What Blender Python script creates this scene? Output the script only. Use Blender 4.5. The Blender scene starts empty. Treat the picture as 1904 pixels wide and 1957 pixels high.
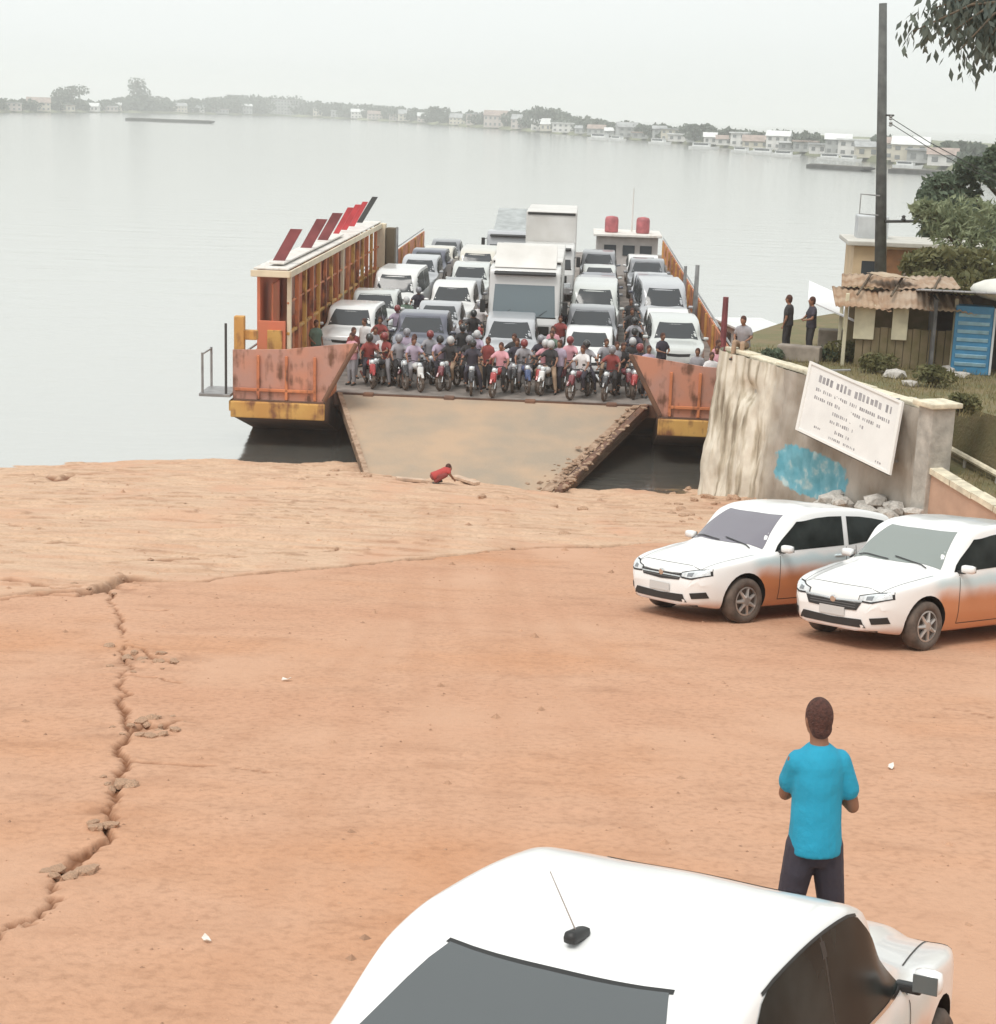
import bpy, bmesh, math, random
import numpy as np
from mathutils import Vector, Matrix
from mathutils.bvhtree import BVHTree

random.seed(7)
RNG = np.random.default_rng(7)
sc = bpy.context.scene
COL = sc.collection
R = math.radians

# ------------------------------------------------------------------ camera
CAM_Z = 10.6                      # eye height above the river
FOC, CX, CY = 3200.0, 952.0, 978.5  # focal length and centre on a 1904 x 1957 picture
PITCH = math.atan((978.5 - 216.0) / FOC)
ROLL = R(2.0)
_d = np.array([0, math.cos(PITCH), -math.sin(PITCH)])
_u0 = np.cross([1.0, 0, 0], _d)
_r = math.cos(ROLL) * np.array([1.0, 0, 0]) + math.sin(ROLL) * _u0
_u = -math.sin(ROLL) * np.array([1.0, 0, 0]) + math.cos(ROLL) * _u0
cam_data = bpy.data.cameras.new('camera')
cam = bpy.data.objects.new('camera', cam_data)
COL.objects.link(cam)
cam_data.sensor_fit = 'HORIZONTAL'
cam_data.sensor_width = 36.0
cam_data.lens = 36.0 * FOC / 1904.0
cam_data.clip_start = 0.1
cam_data.clip_end = 30000
cam.matrix_world = Matrix(((_r[0], _u[0], -_d[0], 0), (_r[1], _u[1], -_d[1], 0), (_r[2], _u[2], -_d[2], CAM_Z), (0, 0, 0, 1)))
sc.camera = cam

# ------------------------------------------------------------------ light: bright overcast
SUN_EL, SUN_AZ = R(62), R(215)     # high, from behind the camera's left shoulder
world = bpy.data.worlds.new('World')
sc.world = world
world.use_nodes = True
nt = world.node_tree
nt.nodes.clear()
wo = nt.nodes.new('ShaderNodeOutputWorld')
bg = nt.nodes.new('ShaderNodeBackground')
sky = nt.nodes.new('ShaderNodeTexSky')
sky.sky_type = 'NISHITA'
sky.sun_disc = False
sky.sun_elevation = SUN_EL
sky.sun_rotation = SUN_AZ
sky.air_density = 1.0
sky.dust_density = 4.0
hsv = nt.nodes.new('ShaderNodeHueSaturation')
hsv.inputs['Saturation'].default_value = 0.12
mixc = nt.nodes.new('ShaderNodeMix')
mixc.data_type = 'RGBA'
mixc.inputs[0].default_value = 0.80          # the cloud sheet hides most of the blue
mixc.inputs[7].default_value = (7.95, 8.3, 8.2, 1)
nt.links.new(sky.outputs[0], hsv.inputs['Color'])
nt.links.new(hsv.outputs[0], mixc.inputs[6])
nt.links.new(mixc.outputs[2], bg.inputs['Color'])
bg.inputs['Strength'].default_value = 0.10
nt.links.new(bg.outputs[0], wo.inputs['Surface'])

sun_data = bpy.data.lights.new('sun', 'SUN')
sun_data.energy = 1.4
sun_data.angle = R(25)
sun_data.color = (1.0, 0.96, 0.9)
sun = bpy.data.objects.new('sun', sun_data)
COL.objects.link(sun)
sd = Vector((math.cos(SUN_EL) * math.sin(SUN_AZ), math.cos(SUN_EL) * math.cos(SUN_AZ), math.sin(SUN_EL)))
sun.rotation_euler = sd.to_track_quat('Z', 'Y').to_euler()
sun.location = (0, 0, 60)

sc.view_settings.view_transform = 'Standard'
sc.view_settings.look = 'None'
sc.view_settings.gamma = 1.0
sc.view_settings.exposure = 0.47
sc.render.engine = 'CYCLES'
sc.cycles.use_denoising = True
sc.cycles.max_bounces = 6
sc.cycles.diffuse_bounces = 3
sc.cycles.glossy_bounces = 3
sc.cycles.transmission_bounces = 4
sc.cycles.transparent_max_bounces = 8
sc.cycles.volume_bounces = 1
sc.cycles.caustics_reflective = False
sc.cycles.caustics_refractive = False

# ------------------------------------------------------------------ helpers
def ray(x, y):
    v = _d * FOC + _r * (x - CX) - _u * (y - CY)
    return v / np.linalg.norm(v)

def onz(x, y, z):
    """point of the level plane z that stands at picture position x, y"""
    v = ray(x, y)
    return Vector(v * ((z - CAM_Z) / v[2])) + Vector((0, 0, CAM_Z))

def onY(x, y, Y):
    v = ray(x, y)
    return Vector(v * (Y / v[1])) + Vector((0, 0, CAM_Z))

SH_X = [-70, -30, -14.6, -11.8, -8, -4.4, 0, 2, 5.3, 8, 14, 70]
SH_Y = [36, 44, 47.8, 49.0, 49.7, 49.8, 48.3, 47.5, 47.9, 48.5, 50, 58]
def ramp_z(X, Y):
    X = np.asarray(X, float); Y = np.asarray(Y, float)
    sh = np.interp(X, SH_X, SH_Y)
    near = 4.0 + 0.138 * (22.1 - Y)
    far = 4.0 * (sh - Y) / (sh - 22.1)
    w = np.clip((Y - 18) / 8, 0, 1); w = w * w * (3 - 2 * w)
    return near * (1 - w) + far * w

def ong(x, y):
    v = ray(x, y); lo, hi = 1.0, 70.0
    for _ in range(50):
        m = (lo + hi) / 2
        p = v * m
        if CAM_Z + p[2] > float(ramp_z(p[0], p[1])): lo = m
        else: hi = m
    p = v * lo
    return Vector((p[0], p[1], CAM_Z + p[2]))

def _hash(ix, iy, s):
    n = (ix * 374761393 + iy * 668265263 + s * 1442695041) & 0xFFFFFFFF
    n = ((n ^ (n >> 13)) * 1274126177) & 0xFFFFFFFF
    return ((n ^ (n >> 16)) & 0xFFFF) / 65535.0

def vnoise(x, y, s=0):
    x = np.asarray(x, float); y = np.asarray(y, float)
    ix = np.floor(x).astype(np.int64); iy = np.floor(y).astype(np.int64)
    fx = x - ix; fy = y - iy
    fx = fx * fx * (3 - 2 * fx); fy = fy * fy * (3 - 2 * fy)
    a = _hash(ix, iy, s); b = _hash(ix + 1, iy, s); c = _hash(ix, iy + 1, s); d = _hash(ix + 1, iy + 1, s)
    return (a + (b - a) * fx) * (1 - fy) + (c + (d - c) * fx) * fy

def fbm(x, y, s=0, o=4):
    t = 0; a = 0.5
    for k in range(o):
        t = t + a * vnoise(x * 2 ** k, y * 2 ** k, s + k); a *= 0.5
    return t

def tag(o, label=None, cat=None, group=None, kind=None):
    if label: o['label'] = label
    if cat: o['category'] = cat
    if group: o['group'] = group
    if kind: o['kind'] = kind
    return o

def link(name, me, mat=None, parent=None, smooth=False):
    o = bpy.data.objects.new(name, me)
    COL.objects.link(o)
    if mat is not None and not me.materials: me.materials.append(mat)
    if parent is not None: o.parent = parent
    if smooth:
        me.polygons.foreach_set('use_smooth', [True] * len(me.polygons))
    return o

def empty(name, M=None, loc=None, rz=0.0):
    o = bpy.data.objects.new(name, None)
    o.empty_display_size = 0.2
    COL.objects.link(o)
    if M is not None: o.matrix_world = M
    if loc is not None:
        o.location = loc; o.rotation_euler = (0, 0, rz)
    return o

def copy_tree(o, parent=None):
    c = o.copy(); COL.objects.link(c)
    if parent is not None: c.parent = parent
    for ch in o.children: copy_tree(ch, c)
    return c

class MB:
    """collects simple shapes and builds them as one mesh"""
    def __init__(s): s.v = []; s.f = []
    def add(s, vs, fs):
        n = len(s.v); s.v += [tuple(v) for v in vs]; s.f += [tuple(i + n for i in f) for f in fs]; return s
    def box(s, c, d, rz=0.0, rx=0.0, ry=0.0, taper=1.0):
        M = Matrix.Translation(c) @ Matrix.Rotation(rz, 4, 'Z') @ Matrix.Rotation(ry, 4, 'Y') @ Matrix.Rotation(rx, 4, 'X')
        vs = []
        for z in (-.5, .5):
            t = taper if z > 0 else 1.0
            for x, y in ((-.5, -.5), (.5, -.5), (.5, .5), (-.5, .5)):
                vs.append(M @ Vector((x * d[0] * t, y * d[1] * t, z * d[2])))
        return s.add(vs, [(3, 2, 1, 0), (4, 5, 6, 7), (0, 1, 5, 4), (1, 2, 6, 5), (2, 3, 7, 6), (3, 0, 4, 7)])
    def rbox(s, c, d, b=0.03, rz=0.0, rx=0.0, ry=0.0):
        M = Matrix.Translation(c) @ Matrix.Rotation(rz, 4, 'Z') @ Matrix.Rotation(ry, 4, 'Y') @ Matrix.Rotation(rx, 4, 'X')
        bm = bmesh.new()
        bmesh.ops.create_cube(bm, size=1.0)
        for v in bm.verts: v.co = Vector((v.co.x * d[0], v.co.y * d[1], v.co.z * d[2]))
        bmesh.ops.bevel(bm, geom=bm.edges[:], offset=min(b, min(d) * .45), segments=2, profile=.6, affect='EDGES')
        bm.verts.index_update()
        s.add([M @ v.co for v in bm.verts], [[v.index for v in f.verts] for f in bm.faces]); bm.free(); return s
    def tube(s, p0, p1, r0, r1=None, n=8, cap=True):
        r1 = r0 if r1 is None else r1
        p0 = Vector(p0); p1 = Vector(p1); a = (p1 - p0).normalized()
        t = a.orthogonal().normalized(); b = a.cross(t)
        vs = []
        for p, r in ((p0, r0), (p1, r1)):
            for k in range(n):
                an = 2 * math.pi * k / n
                vs.append(p + (t * math.cos(an) + b * math.sin(an)) * r)
        fs = [(k, (k + 1) % n, n + (k + 1) % n, n + k) for k in range(n)]
        if cap: fs += [tuple(range(n - 1, -1, -1)), tuple(range(n, 2 * n))]
        return s.add(vs, fs)
    def path(s, pts, rs, n=8):
        pts = [Vector(p) for p in pts]
        if not hasattr(rs, '__len__'): rs = [rs] * len(pts)
        vs = []; t = None
        for i, p in enumerate(pts):
            a = (pts[min(i + 1, len(pts) - 1)] - pts[max(i - 1, 0)]).normalized()
            t = a.orthogonal().normalized() if t is None else (t - a * t.dot(a)).normalized()
            b = a.cross(t)
            for k in range(n):
                an = 2 * math.pi * k / n
                vs.append(p + (t * math.cos(an) + b * math.sin(an)) * rs[i])
        fs = []
        for i in range(len(pts) - 1):
            for k in range(n):
                fs.append((i * n + k, i * n + (k + 1) % n, (i + 1) * n + (k + 1) % n, (i + 1) * n + k))
        fs += [tuple(range(n - 1, -1, -1)), tuple(range((len(pts) - 1) * n, len(pts) * n))]
        return s.add(vs, fs)
    def ball(s, c, r, seg=10, ring=6, M=None):
        r = (r, r, r) if not hasattr(r, '__len__') else r
        vs = [Vector((0, 0, r[2]))]
        for i in range(1, ring):
            a = math.pi * i / ring
            for k in range(seg):
                b = 2 * math.pi * k / seg
                vs.append(Vector((r[0] * math.sin(a) * math.cos(b), r[1] * math.sin(a) * math.sin(b), r[2] * math.cos(a))))
        vs.append(Vector((0, 0, -r[2])))
        if M is not None: vs = [M @ v for v in vs]
        vs = [v + Vector(c) for v in vs]
        fs = [(0, 1 + k, 1 + (k + 1) % seg) for k in range(seg)]
        for i in range(ring - 2):
            for k in range(seg):
                a = 1 + i * seg
                fs.append((a + k, a + seg + k, a + seg + (k + 1) % seg, a + (k + 1) % seg))
        a = 1 + (ring - 2) * seg; e = len(vs) - 1
        fs += [(a + k, e, a + (k + 1) % seg) for k in range(seg)]
        return s.add(vs, fs)
    def lathe(s, c, prof, n=16, axis='Z'):
        """prof: list of (radius, height) turned round an axis through c"""
        vs = []
        for r, h in prof:
            for k in range(n):
                a = 2 * math.pi * k / n
                x, y = r * math.cos(a), r * math.sin(a)
                p = (x, y, h) if axis == 'Z' else ((x, h, y) if axis == 'Y' else (h, x, y))
                vs.append(Vector(c) + Vector(p))
        fs = []
        m = len(prof)
        for i in range(m - 1):
            for k in range(n):
                fs.append((i * n + k, i * n + (k + 1) % n, (i + 1) * n + (k + 1) % n, (i + 1) * n + k))
        fs += [tuple(range(n - 1, -1, -1)), tuple(range((m - 1) * n, m * n))]
        return s.add(vs, fs)
    def prism(s, poly, thick, M=None):
        """poly: points (x, y) in the local plane; the slab goes from z = 0 to z = thick"""
        n = len(poly)
        vs = [Vector((x, y, 0)) for x, y in poly] + [Vector((x, y, thick)) for x, y in poly]
        if M is not None: vs = [M @ v for v in vs]
        return s.add(vs, [tuple(range(n - 1, -1, -1)), tuple(range(n, 2 * n))] + [(k, (k + 1) % n, n + (k + 1) % n, n + k) for k in range(n)])
    def mesh(s, name='mesh'):
        me = bpy.data.meshes.new(name)
        me.from_pydata([tuple(v) for v in s.v], [], s.f)
        bm = bmesh.new(); bm.from_mesh(me); bmesh.ops.recalc_face_normals(bm, faces=bm.faces); bm.to_mesh(me); bm.free()
        return me
    def build(s, name, mat=None, parent=None, smooth=False):
        return link(name, s.mesh(name), mat, parent, smooth)

def grid_mesh(name, V, nu, nv, mat=None, parent=None, smooth=True):
    """V: (nu*nv, 3) array, row major"""
    me = bpy.data.meshes.new(name)
    V = np.ascontiguousarray(V, dtype=np.float32)
    i = np.arange(nu - 1)[:, None] * nv + np.arange(nv - 1)[None, :]
    q = np.stack([i, i + 1, i + nv + 1, i + nv], -1).reshape(-1, 4).astype(np.int32)
    me.vertices.add(len(V)); me.vertices.foreach_set('co', V.ravel())
    me.loops.add(q.size); me.loops.foreach_set('vertex_index', q.ravel())
    me.polygons.add(len(q))
    me.polygons.foreach_set('loop_start', np.arange(0, q.size, 4, dtype=np.int32))
    me.update(calc_edges=True)
    return link(name, me, mat, parent, smooth)

# ------------------------------------------------------------------ materials
MATS = {}
def mat(name, col, rough=0.6, metal=0.0, var=0.0, scale=6.0, bump=0.0, bscale=None, col2=None, coat=0.0, spec=None, coords='Object'):
    if name in MATS: return MATS[name]
    m = bpy.data.materials.new(name); m.use_nodes = True
    n = m.node_tree; b = n.nodes['Principled BSDF']
    b.inputs['Roughness'].default_value = rough
    b.inputs['Metallic'].default_value = metal
    if coat: b.inputs['Coat Weight'].default_value = coat; b.inputs['Coat Roughness'].default_value = 0.06
    if spec is not None: b.inputs['Specular IOR Level'].default_value = spec
    c = tuple(col) + (1,)
    b.inputs['Base Color'].default_value = c
    tc = n.nodes.new('ShaderNodeTexCoord')
    if var or col2:
        nz = n.nodes.new('ShaderNodeTexNoise'); nz.inputs['Scale'].default_value = scale; nz.inputs['Detail'].default_value = 6
        n.links.new(tc.outputs[coords], nz.inputs['Vector'])
        rp = n.nodes.new('ShaderNodeValToRGB')
        c2 = tuple(col2) + (1,) if col2 else tuple(min(1, x * (1 + var)) for x in col) + (1,)
        c1 = c if col2 else tuple(x * (1 - var) for x in col) + (1,)
        rp.color_ramp.elements[0].color = c1; rp.color_ramp.elements[1].color = c2
        rp.color_ramp.elements[0].position = 0.36; rp.color_ramp.elements[1].position = 0.64
        n.links.new(nz.outputs['Fac'], rp.inputs['Fac'])
        n.links.new(rp.outputs['Color'], b.inputs['Base Color'])
    if bump:
        nb = n.nodes.new('ShaderNodeTexNoise'); nb.inputs['Scale'].default_value = bscale or scale * 4; nb.inputs['Detail'].default_value = 8
        n.links.new(tc.outputs[coords], nb.inputs['Vector'])
        bp = n.nodes.new('ShaderNodeBump'); bp.inputs['Strength'].default_value = bump; bp.inputs['Distance'].default_value = 0.05
        n.links.new(nb.outputs['Fac'], bp.inputs['Height'])
        n.links.new(bp.outputs['Normal'], b.inputs['Normal'])
    MATS[name] = m
    return m
# ------------------------------------------------------------------ the ramp: one sheet of worn concrete and red earth
def px_line(pts):
    return np.array([[*ong(x, y)][:2] for x, y in pts])

EDGE = px_line([(-300, 1165), (0, 1140), (60, 1132), (120, 1130), (200, 1124), (236, 1106), (300, 1111), (380, 1110), (450, 1100), (520, 1090), (600, 1086), (680, 1078), (760, 1070), (880, 1058), (1000, 1048), (1200, 1040), (1500, 1030), (1900, 1010)])
CRACKS = [  # polyline, half width, depth
    (px_line([(200, 1126), (222, 1160), (238, 1210), (243, 1235), (240, 1300), (235, 1360), (234, 1420), (238, 1470), (222, 1515), (214, 1560), (196, 1605), (150, 1650), (110, 1690), (60, 1745), (20, 1780), (-10, 1810), (-80, 1880)]), 0.022, 0.045),
    (px_line([(215, 1560), (190, 1620), (150, 1668), (125, 1690)]), 0.03, 0.05),
    (px_line([(240, 1456), (300, 1462), (360, 1466), (440, 1468), (520, 1480), (560, 1482)]), 0.018, 0.03),
    (px_line([(243, 1290), (290, 1296), (350, 1306)]), 0.03, 0.05),
    (px_line([(243, 1235), (280, 1240), (300, 1262), (330, 1270)]), 0.03, 0.05),
    (px_line([(238, 1400), (270, 1388), (310, 1395), (335, 1380)]), 0.03, 0.05),
    (px_line([(250, 1166), (300, 1168), (318, 1166)]), 0.03, 0.04),
    (px_line([(42, 1032), (90, 1032), (150, 1030)]), 0.11, 0.10),
    (px_line([(62, 908), (95, 912), (118, 918), (135, 907), (160, 906), (196, 909)]), 0.16, 0.10),
    (px_line([(0, 995), (50, 1000), (90, 1012)]), 0.07, 0.07),
    (px_line([(315, 1066), (390, 1064)]), 0.07, 0.06),
    (px_line([(515, 1054), (585, 1052), (655, 1042)]), 0.07, 0.07),
    (px_line([(420, 1062), (470, 1060)]), 0.05, 0.05),
    (EDGE[1:6], 0.15, 0.12), (EDGE[4:16], 0.16, 0.12), (px_line([(200, 1126), (150, 1138), (90, 1136), (0, 1146), (-60, 1150)]), .10, .09), (px_line([(20, 1108), (70, 1112), (110, 1122), (150, 1118)]), .07, .07), (px_line([(236, 1106), (262, 1100), (300, 1111)]), .13, .12),
    (px_line([(1800, 1352), (1850, 1360), (1904, 1372)]), 0.02, 0.02),
]
def seg_dist(X, Y, L):
    best = np.full(X.shape, 1e9); 
    for a, b in zip(L[:-1], L[1:]):
        ab = b - a; t = np.clip(((X - a[0]) * ab[0] + (Y - a[1]) * ab[1]) / (ab @ ab), 0, 1)
        best = np.minimum(best, np.hypot(X - a[0] - t * ab[0], Y - a[1] - t * ab[1]))
    return best

def sstep(x, a, b):
    t = np.clip((x - a) / (b - a), 0, 1); return t * t * (3 - 2 * t)

def ground_h(X, Y):
    """height and two tints: gap (0..1 dirt in the cracks) and far (0..1 eroded bank below the slab)"""
    z = ramp_z(X, Y)
    o = np.argsort(EDGE[:, 0])
    ye = np.interp(X, EDGE[o, 0], EDGE[o, 1])
    sh = np.interp(X, SH_X, SH_Y)
    jag = (fbm(X * 1.3, Y * 0.3, 3) - .47) * 0.7 + (fbm(X * 9, Y * 9, 5, 2) - .37) * 0.18
    b = Y - ye + jag
    far = sstep(b, -0.05, 0.10)
    dip = 0.02 * far * (1 - sstep(Y, sh - 9, sh - 1)) * (0.35 + 0.65 * sstep(fbm(X * .55, Y * .2, 21), .38, .56))
    z = z - dip
    # layered, washed-out bank below the slab
    t = fbm(X * 0.30 + 3, Y * 0.95, 9, 5) * 7.0
    st = np.floor(t) + sstep(t - np.floor(t), 0.72, 1.0)
    z = z + far * (0.045 * (st - 3.2) + 0.03 * (fbm(X * 3, Y * 5, 13) - .47)) * sstep(Y, ye, ye + 1.5)
    z = z + far * 0.22 * (fbm(X * .8, Y * .8, 15) - .45) * sstep(Y, sh - 9, sh)
    # slow waves and tiny pits of the slab itself
    z = z + (1 - far) * (0.03 * (fbm(X * .35, Y * .35, 31) - .47) + 0.006 * (fbm(X * 3, Y * 3, 33) - .47))
    gap = np.zeros_like(z)
    jx = X + 0.26 * (fbm(X * 2.3, Y * 2.3, 41, 5) - .48) + .05 * (vnoise(X * 17, Y * 17, 43) - .5); jy = Y + 0.26 * (fbm(X * 2.3, Y * 2.3, 47, 5) - .48)
    for L, w, dep in CRACKS:
        lo = L.min(0) - 1; hi = L.max(0) + 1
        m = (X > lo[0]) & (X < hi[0]) & (Y > lo[1]) & (Y < hi[1])
        if not m.any(): continue
        dd = seg_dist(jx[m], jy[m], L)
        ww = w * (0.25 + 2.2 * fbm(X[m] * 1.7, Y[m] * 1.7, 51, 4) ** 1.6)
        g = 1 - sstep(dd, ww * 0.45, ww * 1.35)
        z[m] -= dep * g
        gap[m] = np.maximum(gap[m], g)
        # the slab is broken and a little raised along the joint
        z[m] += 0.02 * np.exp(-(dd / 0.3) ** 2) * (fbm(X[m] * 7, Y[m] * 7, 57, 3) - .2) * (1 - g)
    # shattered patches right of the long crack
    for px, py, rr in ((285, 1262, .62), (285, 1392, .42), (205, 1545, .3), (215, 1120, .8)):
        c = ong(px, py)
        e = np.exp(-((X - c.x) ** 2 + (Y - c.y) ** 2) / rr ** 2)
        k = fbm(X * 4.5, Y * 4.5, 61, 4)
        z = z + e * 0.10 * (np.floor(k * 9) / 9 - .42)
        gap = np.maximum(gap, e * 0.45 * sstep(k, .5, .35))
    gap = np.maximum(gap, far * 0.25 * np.clip(1.3 - np.abs(b - .10) / .17, 0, 1) * (0.15 + .85 * sstep(fbm(X * .8, Y * .2, 23), .36, .48)))
    fr = t - np.floor(t)
    gap = np.maximum(gap, 0.38 * far * sstep(fr, .72, .84) * (1 - sstep(fr, .9, 1)) * sstep(Y, ye, ye + 1) * sstep(fbm(X * .7, Y * .7, 71), .42, .55))
    return z, gap, far, b

def pchip_(a, b_, x):
    # smooth curve through the points (Catmull-Rom)
    i = np.clip(np.floor(x).astype(int), 0, len(a) - 2); t = x - i; P_ = np.r_[2 * b_[0] - b_[1], b_, 2 * b_[-1] - b_[-2]]
    p0, p1, p2, p3 = P_[i], P_[i + 1], P_[i + 2], P_[i + 3]
    return .5 * (2 * p1 + (p2 - p0) * t + (2 * p0 - 5 * p1 + 4 * p2 - p3) * t * t + (3 * p1 - p0 - 3 * p2 + p3) * t ** 3)
xs = np.concatenate([np.linspace(-90, -17, 30)[:-1], np.arange(-17, -7, .07), np.arange(-7, -1.5, .028), np.arange(-1.5, 12, .06), np.linspace(12, 90, 36)])
ys = np.concatenate([np.linspace(-45, 5, 26)[:-1], np.arange(5, 16, .035), np.arange(16, 30, .045), np.arange(30, 53, .07), np.linspace(53, 75, 14)])
GX, GY = np.meshgrid(xs, ys, indexing='ij')
gxf, gyf = GX.ravel(), GY.ravel()
gz_, gap_, far_, _b = ground_h(gxf, gyf)

m = bpy.data.materials.new('ramp_surface'); m.use_nodes = True
n = m.node_tree; b = n.nodes['Principled BSDF']; b.inputs['Roughness'].default_value = 0.85; b.inputs['Specular IOR Level'].default_value = 0.25
def N(t, **k):
    x = n.nodes.new(t)
    for a, v in k.items(): x.inputs[a].default_value = v
    return x
def ramp_node(fac, e):
    r = n.nodes.new('ShaderNodeValToRGB'); n.links.new(fac, r.inputs['Fac'])
    r.color_ramp.elements[0].position, r.color_ramp.elements[0].color = e[0][0], (*e[0][1], 1)
    r.color_ramp.elements[1].position, r.color_ramp.elements[1].color = e[-1][0], (*e[-1][1], 1)
    for p, c in e[1:-1]:
        q = r.color_ramp.elements.new(p); q.color = (*c, 1)
    return r.outputs['Color']
def mixn(f, a, bb, mode='MIX'):
    x = n.nodes.new('ShaderNodeMix'); x.data_type = 'RGBA'; x.blend_type = mode
    for sck, v in ((0, f), (6, a), (7, bb)):
        if isinstance(v, (int, float)): x.inputs[sck].default_value = v
        elif isinstance(v, tuple): x.inputs[sck].default_value = (*v, 1)
        else: n.links.new(v, x.inputs[sck])
    return x.outputs[2]
geo = n.nodes.new('ShaderNodeNewGeometry')
def noise(scale, detail=5, sy=1.0):
    mp = n.nodes.new('ShaderNodeMapping'); mp.inputs['Scale'].default_value = (1, sy, 1); n.links.new(geo.outputs['Position'], mp.inputs['Vector'])
    x = N('ShaderNodeTexNoise', Scale=scale, Detail=detail); n.links.new(mp.outputs[0], x.inputs['Vector']); return x.outputs['Fac']
big = ramp_node(noise(.22, 4, 1.6), [(.3, (.485, .265, .165)), (.5, (.51, .295, .19)), (.7, (.50, .258, .145))])
bank = ramp_node(noise(.45, 6, 3.0), [(.3, (.50, .315, .21)), (.52, (.56, .385, .265)), (.72, (.48, .29, .19))])
ta = n.nodes.new('ShaderNodeAttribute'); ta.attribute_name = 'bank'
tg = n.nodes.new('ShaderNodeAttribute'); tg.attribute_name = 'gap'
col = mixn(ta.outputs['Fac'], big, bank)
st1 = ramp_node(noise(1.3, 8, 2.2), [(.28, (.84, .81, .79)), (.45, (1, 1, 1)), (.68, (1.06, 1.06, 1.07))])
col = mixn(0.75, col, st1, 'MULTIPLY')
st2 = ramp_node(noise(14, 6), [(.30, (.80, .78, .76)), (.5, (1, 1, 1)), (.7, (1.07, 1.07, 1.07))])
col = mixn(0.8, col, st2, 'MULTIPLY')
overlay = ramp_node(noise(.6, 7, .5), [(.52, (0, 0, 0)), (.72, (1, 1, 1))])  # paler dust lying in random patches
col = mixn(overlay, col, (.545, .325, .215))
tk = n.nodes.new('ShaderNodeAttribute'); tk.attribute_name = 'track'
tm = N('ShaderNodeMath'); tm.operation = 'MULTIPLY'; n.links.new(tk.outputs['Fac'], tm.inputs[0]); tm.inputs[1].default_value = .26
col = mixn(tm.outputs[0], col, (.42, .215, .125))
col = mixn(tg.outputs['Fac'], col, (.20, .085, .04))
n.links.new(col, b.inputs['Base Color'])
bp = N('ShaderNodeBump', Strength=0.5, Distance=0.02); n.links.new(noise(28, 9), bp.inputs['Height'])
n.links.new(bp.outputs['Normal'], b.inputs['Normal'])
MATS['ramp_surface'] = m

TRK = np.zeros_like(gz_)
for L_ in ([(1250, 2300), (1150, 1900), (1000, 1500), (920, 1250), (880, 1080), (870, 960)], [(620, 2300), (700, 1800), (800, 1450), (860, 1200), (900, 1050), (905, 960)], [(2300, 1500), (1700, 1420), (1250, 1330), (1000, 1220), (930, 1080), (915, 960)], [(-300, 1700), (350, 1560), (700, 1350), (860, 1150), (880, 1000)]):
    q_ = px_line(L_); k_ = np.linspace(0, len(q_) - 1, 40); q_ = np.column_stack([pchip_(np.arange(len(q_)), q_[:, 0], k_), pchip_(np.arange(len(q_)), q_[:, 1], k_)])
    dd_ = seg_dist(gxf, gyf, q_); TRK = np.maximum(TRK, np.exp(-((dd_ - .72) / .13) ** 2) * (.25 + 1.1 * fbm(gxf * .7, gyf * .4, 101)))
ground = grid_mesh('ground', np.stack([gxf, gyf, gz_], 1), len(xs), len(ys), m)
for an, dat in (('gap', gap_), ('bank', far_), ('track', np.clip(TRK, 0, 1))):
    at = ground.data.attributes.new(an, 'FLOAT', 'POINT'); at.data.foreach_set('value', dat.astype(np.float32))
tag(ground, kind='structure')
def gpt(x, y):
    """point of the ground at plan position"""
    z, _, _, _ = ground_h(np.array([x], float), np.array([y], float)); return Vector((x, y, float(z[0])))

# loose pieces of broken concrete along the crack and at the water's edge
mrub = mat('broken_concrete', (.46, .29, .19), .9, var=.25, scale=7, bump=.5, bscale=30)
def rock_mesh(seed):
    rn = random.Random(seed); bm = bmesh.new(); bmesh.ops.create_icosphere(bm, subdivisions=1, radius=1)
    for v in bm.verts: v.co = Vector((v.co.x * rn.uniform(.7, 1.15), v.co.y * rn.uniform(.7, 1.15), v.co.z * rn.uniform(.35, .6)))
    me = bpy.data.meshes.new('stone'); bm.to_mesh(me); bm.free(); me.materials.append(mrub); return me
ROCKS = [rock_mesh(k) for k in range(6)]
spots = []
for (px, py), k, sp in (((285, 1262), 18, 45), ((285, 1395), 16, 35), ((228, 1500), 8, 16), ((205, 1580), 7, 14), ((130, 1670), 8, 30), ((150, 1120), 7, 60), ((600, 905), 10, 70), ((1310, 965), 22, 60), ((1060, 1000), 9, 90), ((1420, 960), 10, 50), ((700, 900), 6, 30)):
    for _ in range(k): spots.append((px + random.gauss(0, sp), py + random.gauss(0, sp * .33)))
for px, py in spots:
    p = ong(px, py); p = gpt(p.x, p.y)
    o = link('stone', random.choice(ROCKS), None, ground)
    s = random.uniform(.025, .09) * (1 if py > 1050 else 2.2)
    o.location = p + Vector((0, 0, s * .05)); o.scale = (s, s * random.uniform(.6, 1.1), s); o.rotation_euler = (random.uniform(-.2, .2), random.uniform(-.2, .2), random.uniform(0, 6))

# grit and pebbles lying loose on the ramp
rn = np.random.default_rng(77); NP = 1500
yy_ = 6.5 + 34 * rn.random(NP) ** 1.7; xx_ = (rn.random(NP) - .5) * 2 * (yy_ * .32 + .5)
zz_, gg_, ff_, _ = ground_h(xx_, yy_); ss_ = rn.uniform(.006, .016, NP) * (1 + (rn.random(NP) < .06) * 1.6) * (.7 + yy_ / 22)
oc = np.array([[1, 0, 0], [0, 1, 0], [-1, 0, 0], [0, -1, 0], [0, 0, .7], [0, 0, -.5]])
Vp = (np.stack([xx_, yy_, zz_], 1)[:, None, :] + oc[None] * ss_[:, None, None] * rn.uniform(.6, 1.3, (NP, 6, 1))).reshape(-1, 3)
Fp = [(6 * i + a, 6 * i + b_, 6 * i + c) for i in range(NP) for a, b_, c in ((0, 1, 4), (1, 2, 4), (2, 3, 4), (3, 0, 4))]
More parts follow.
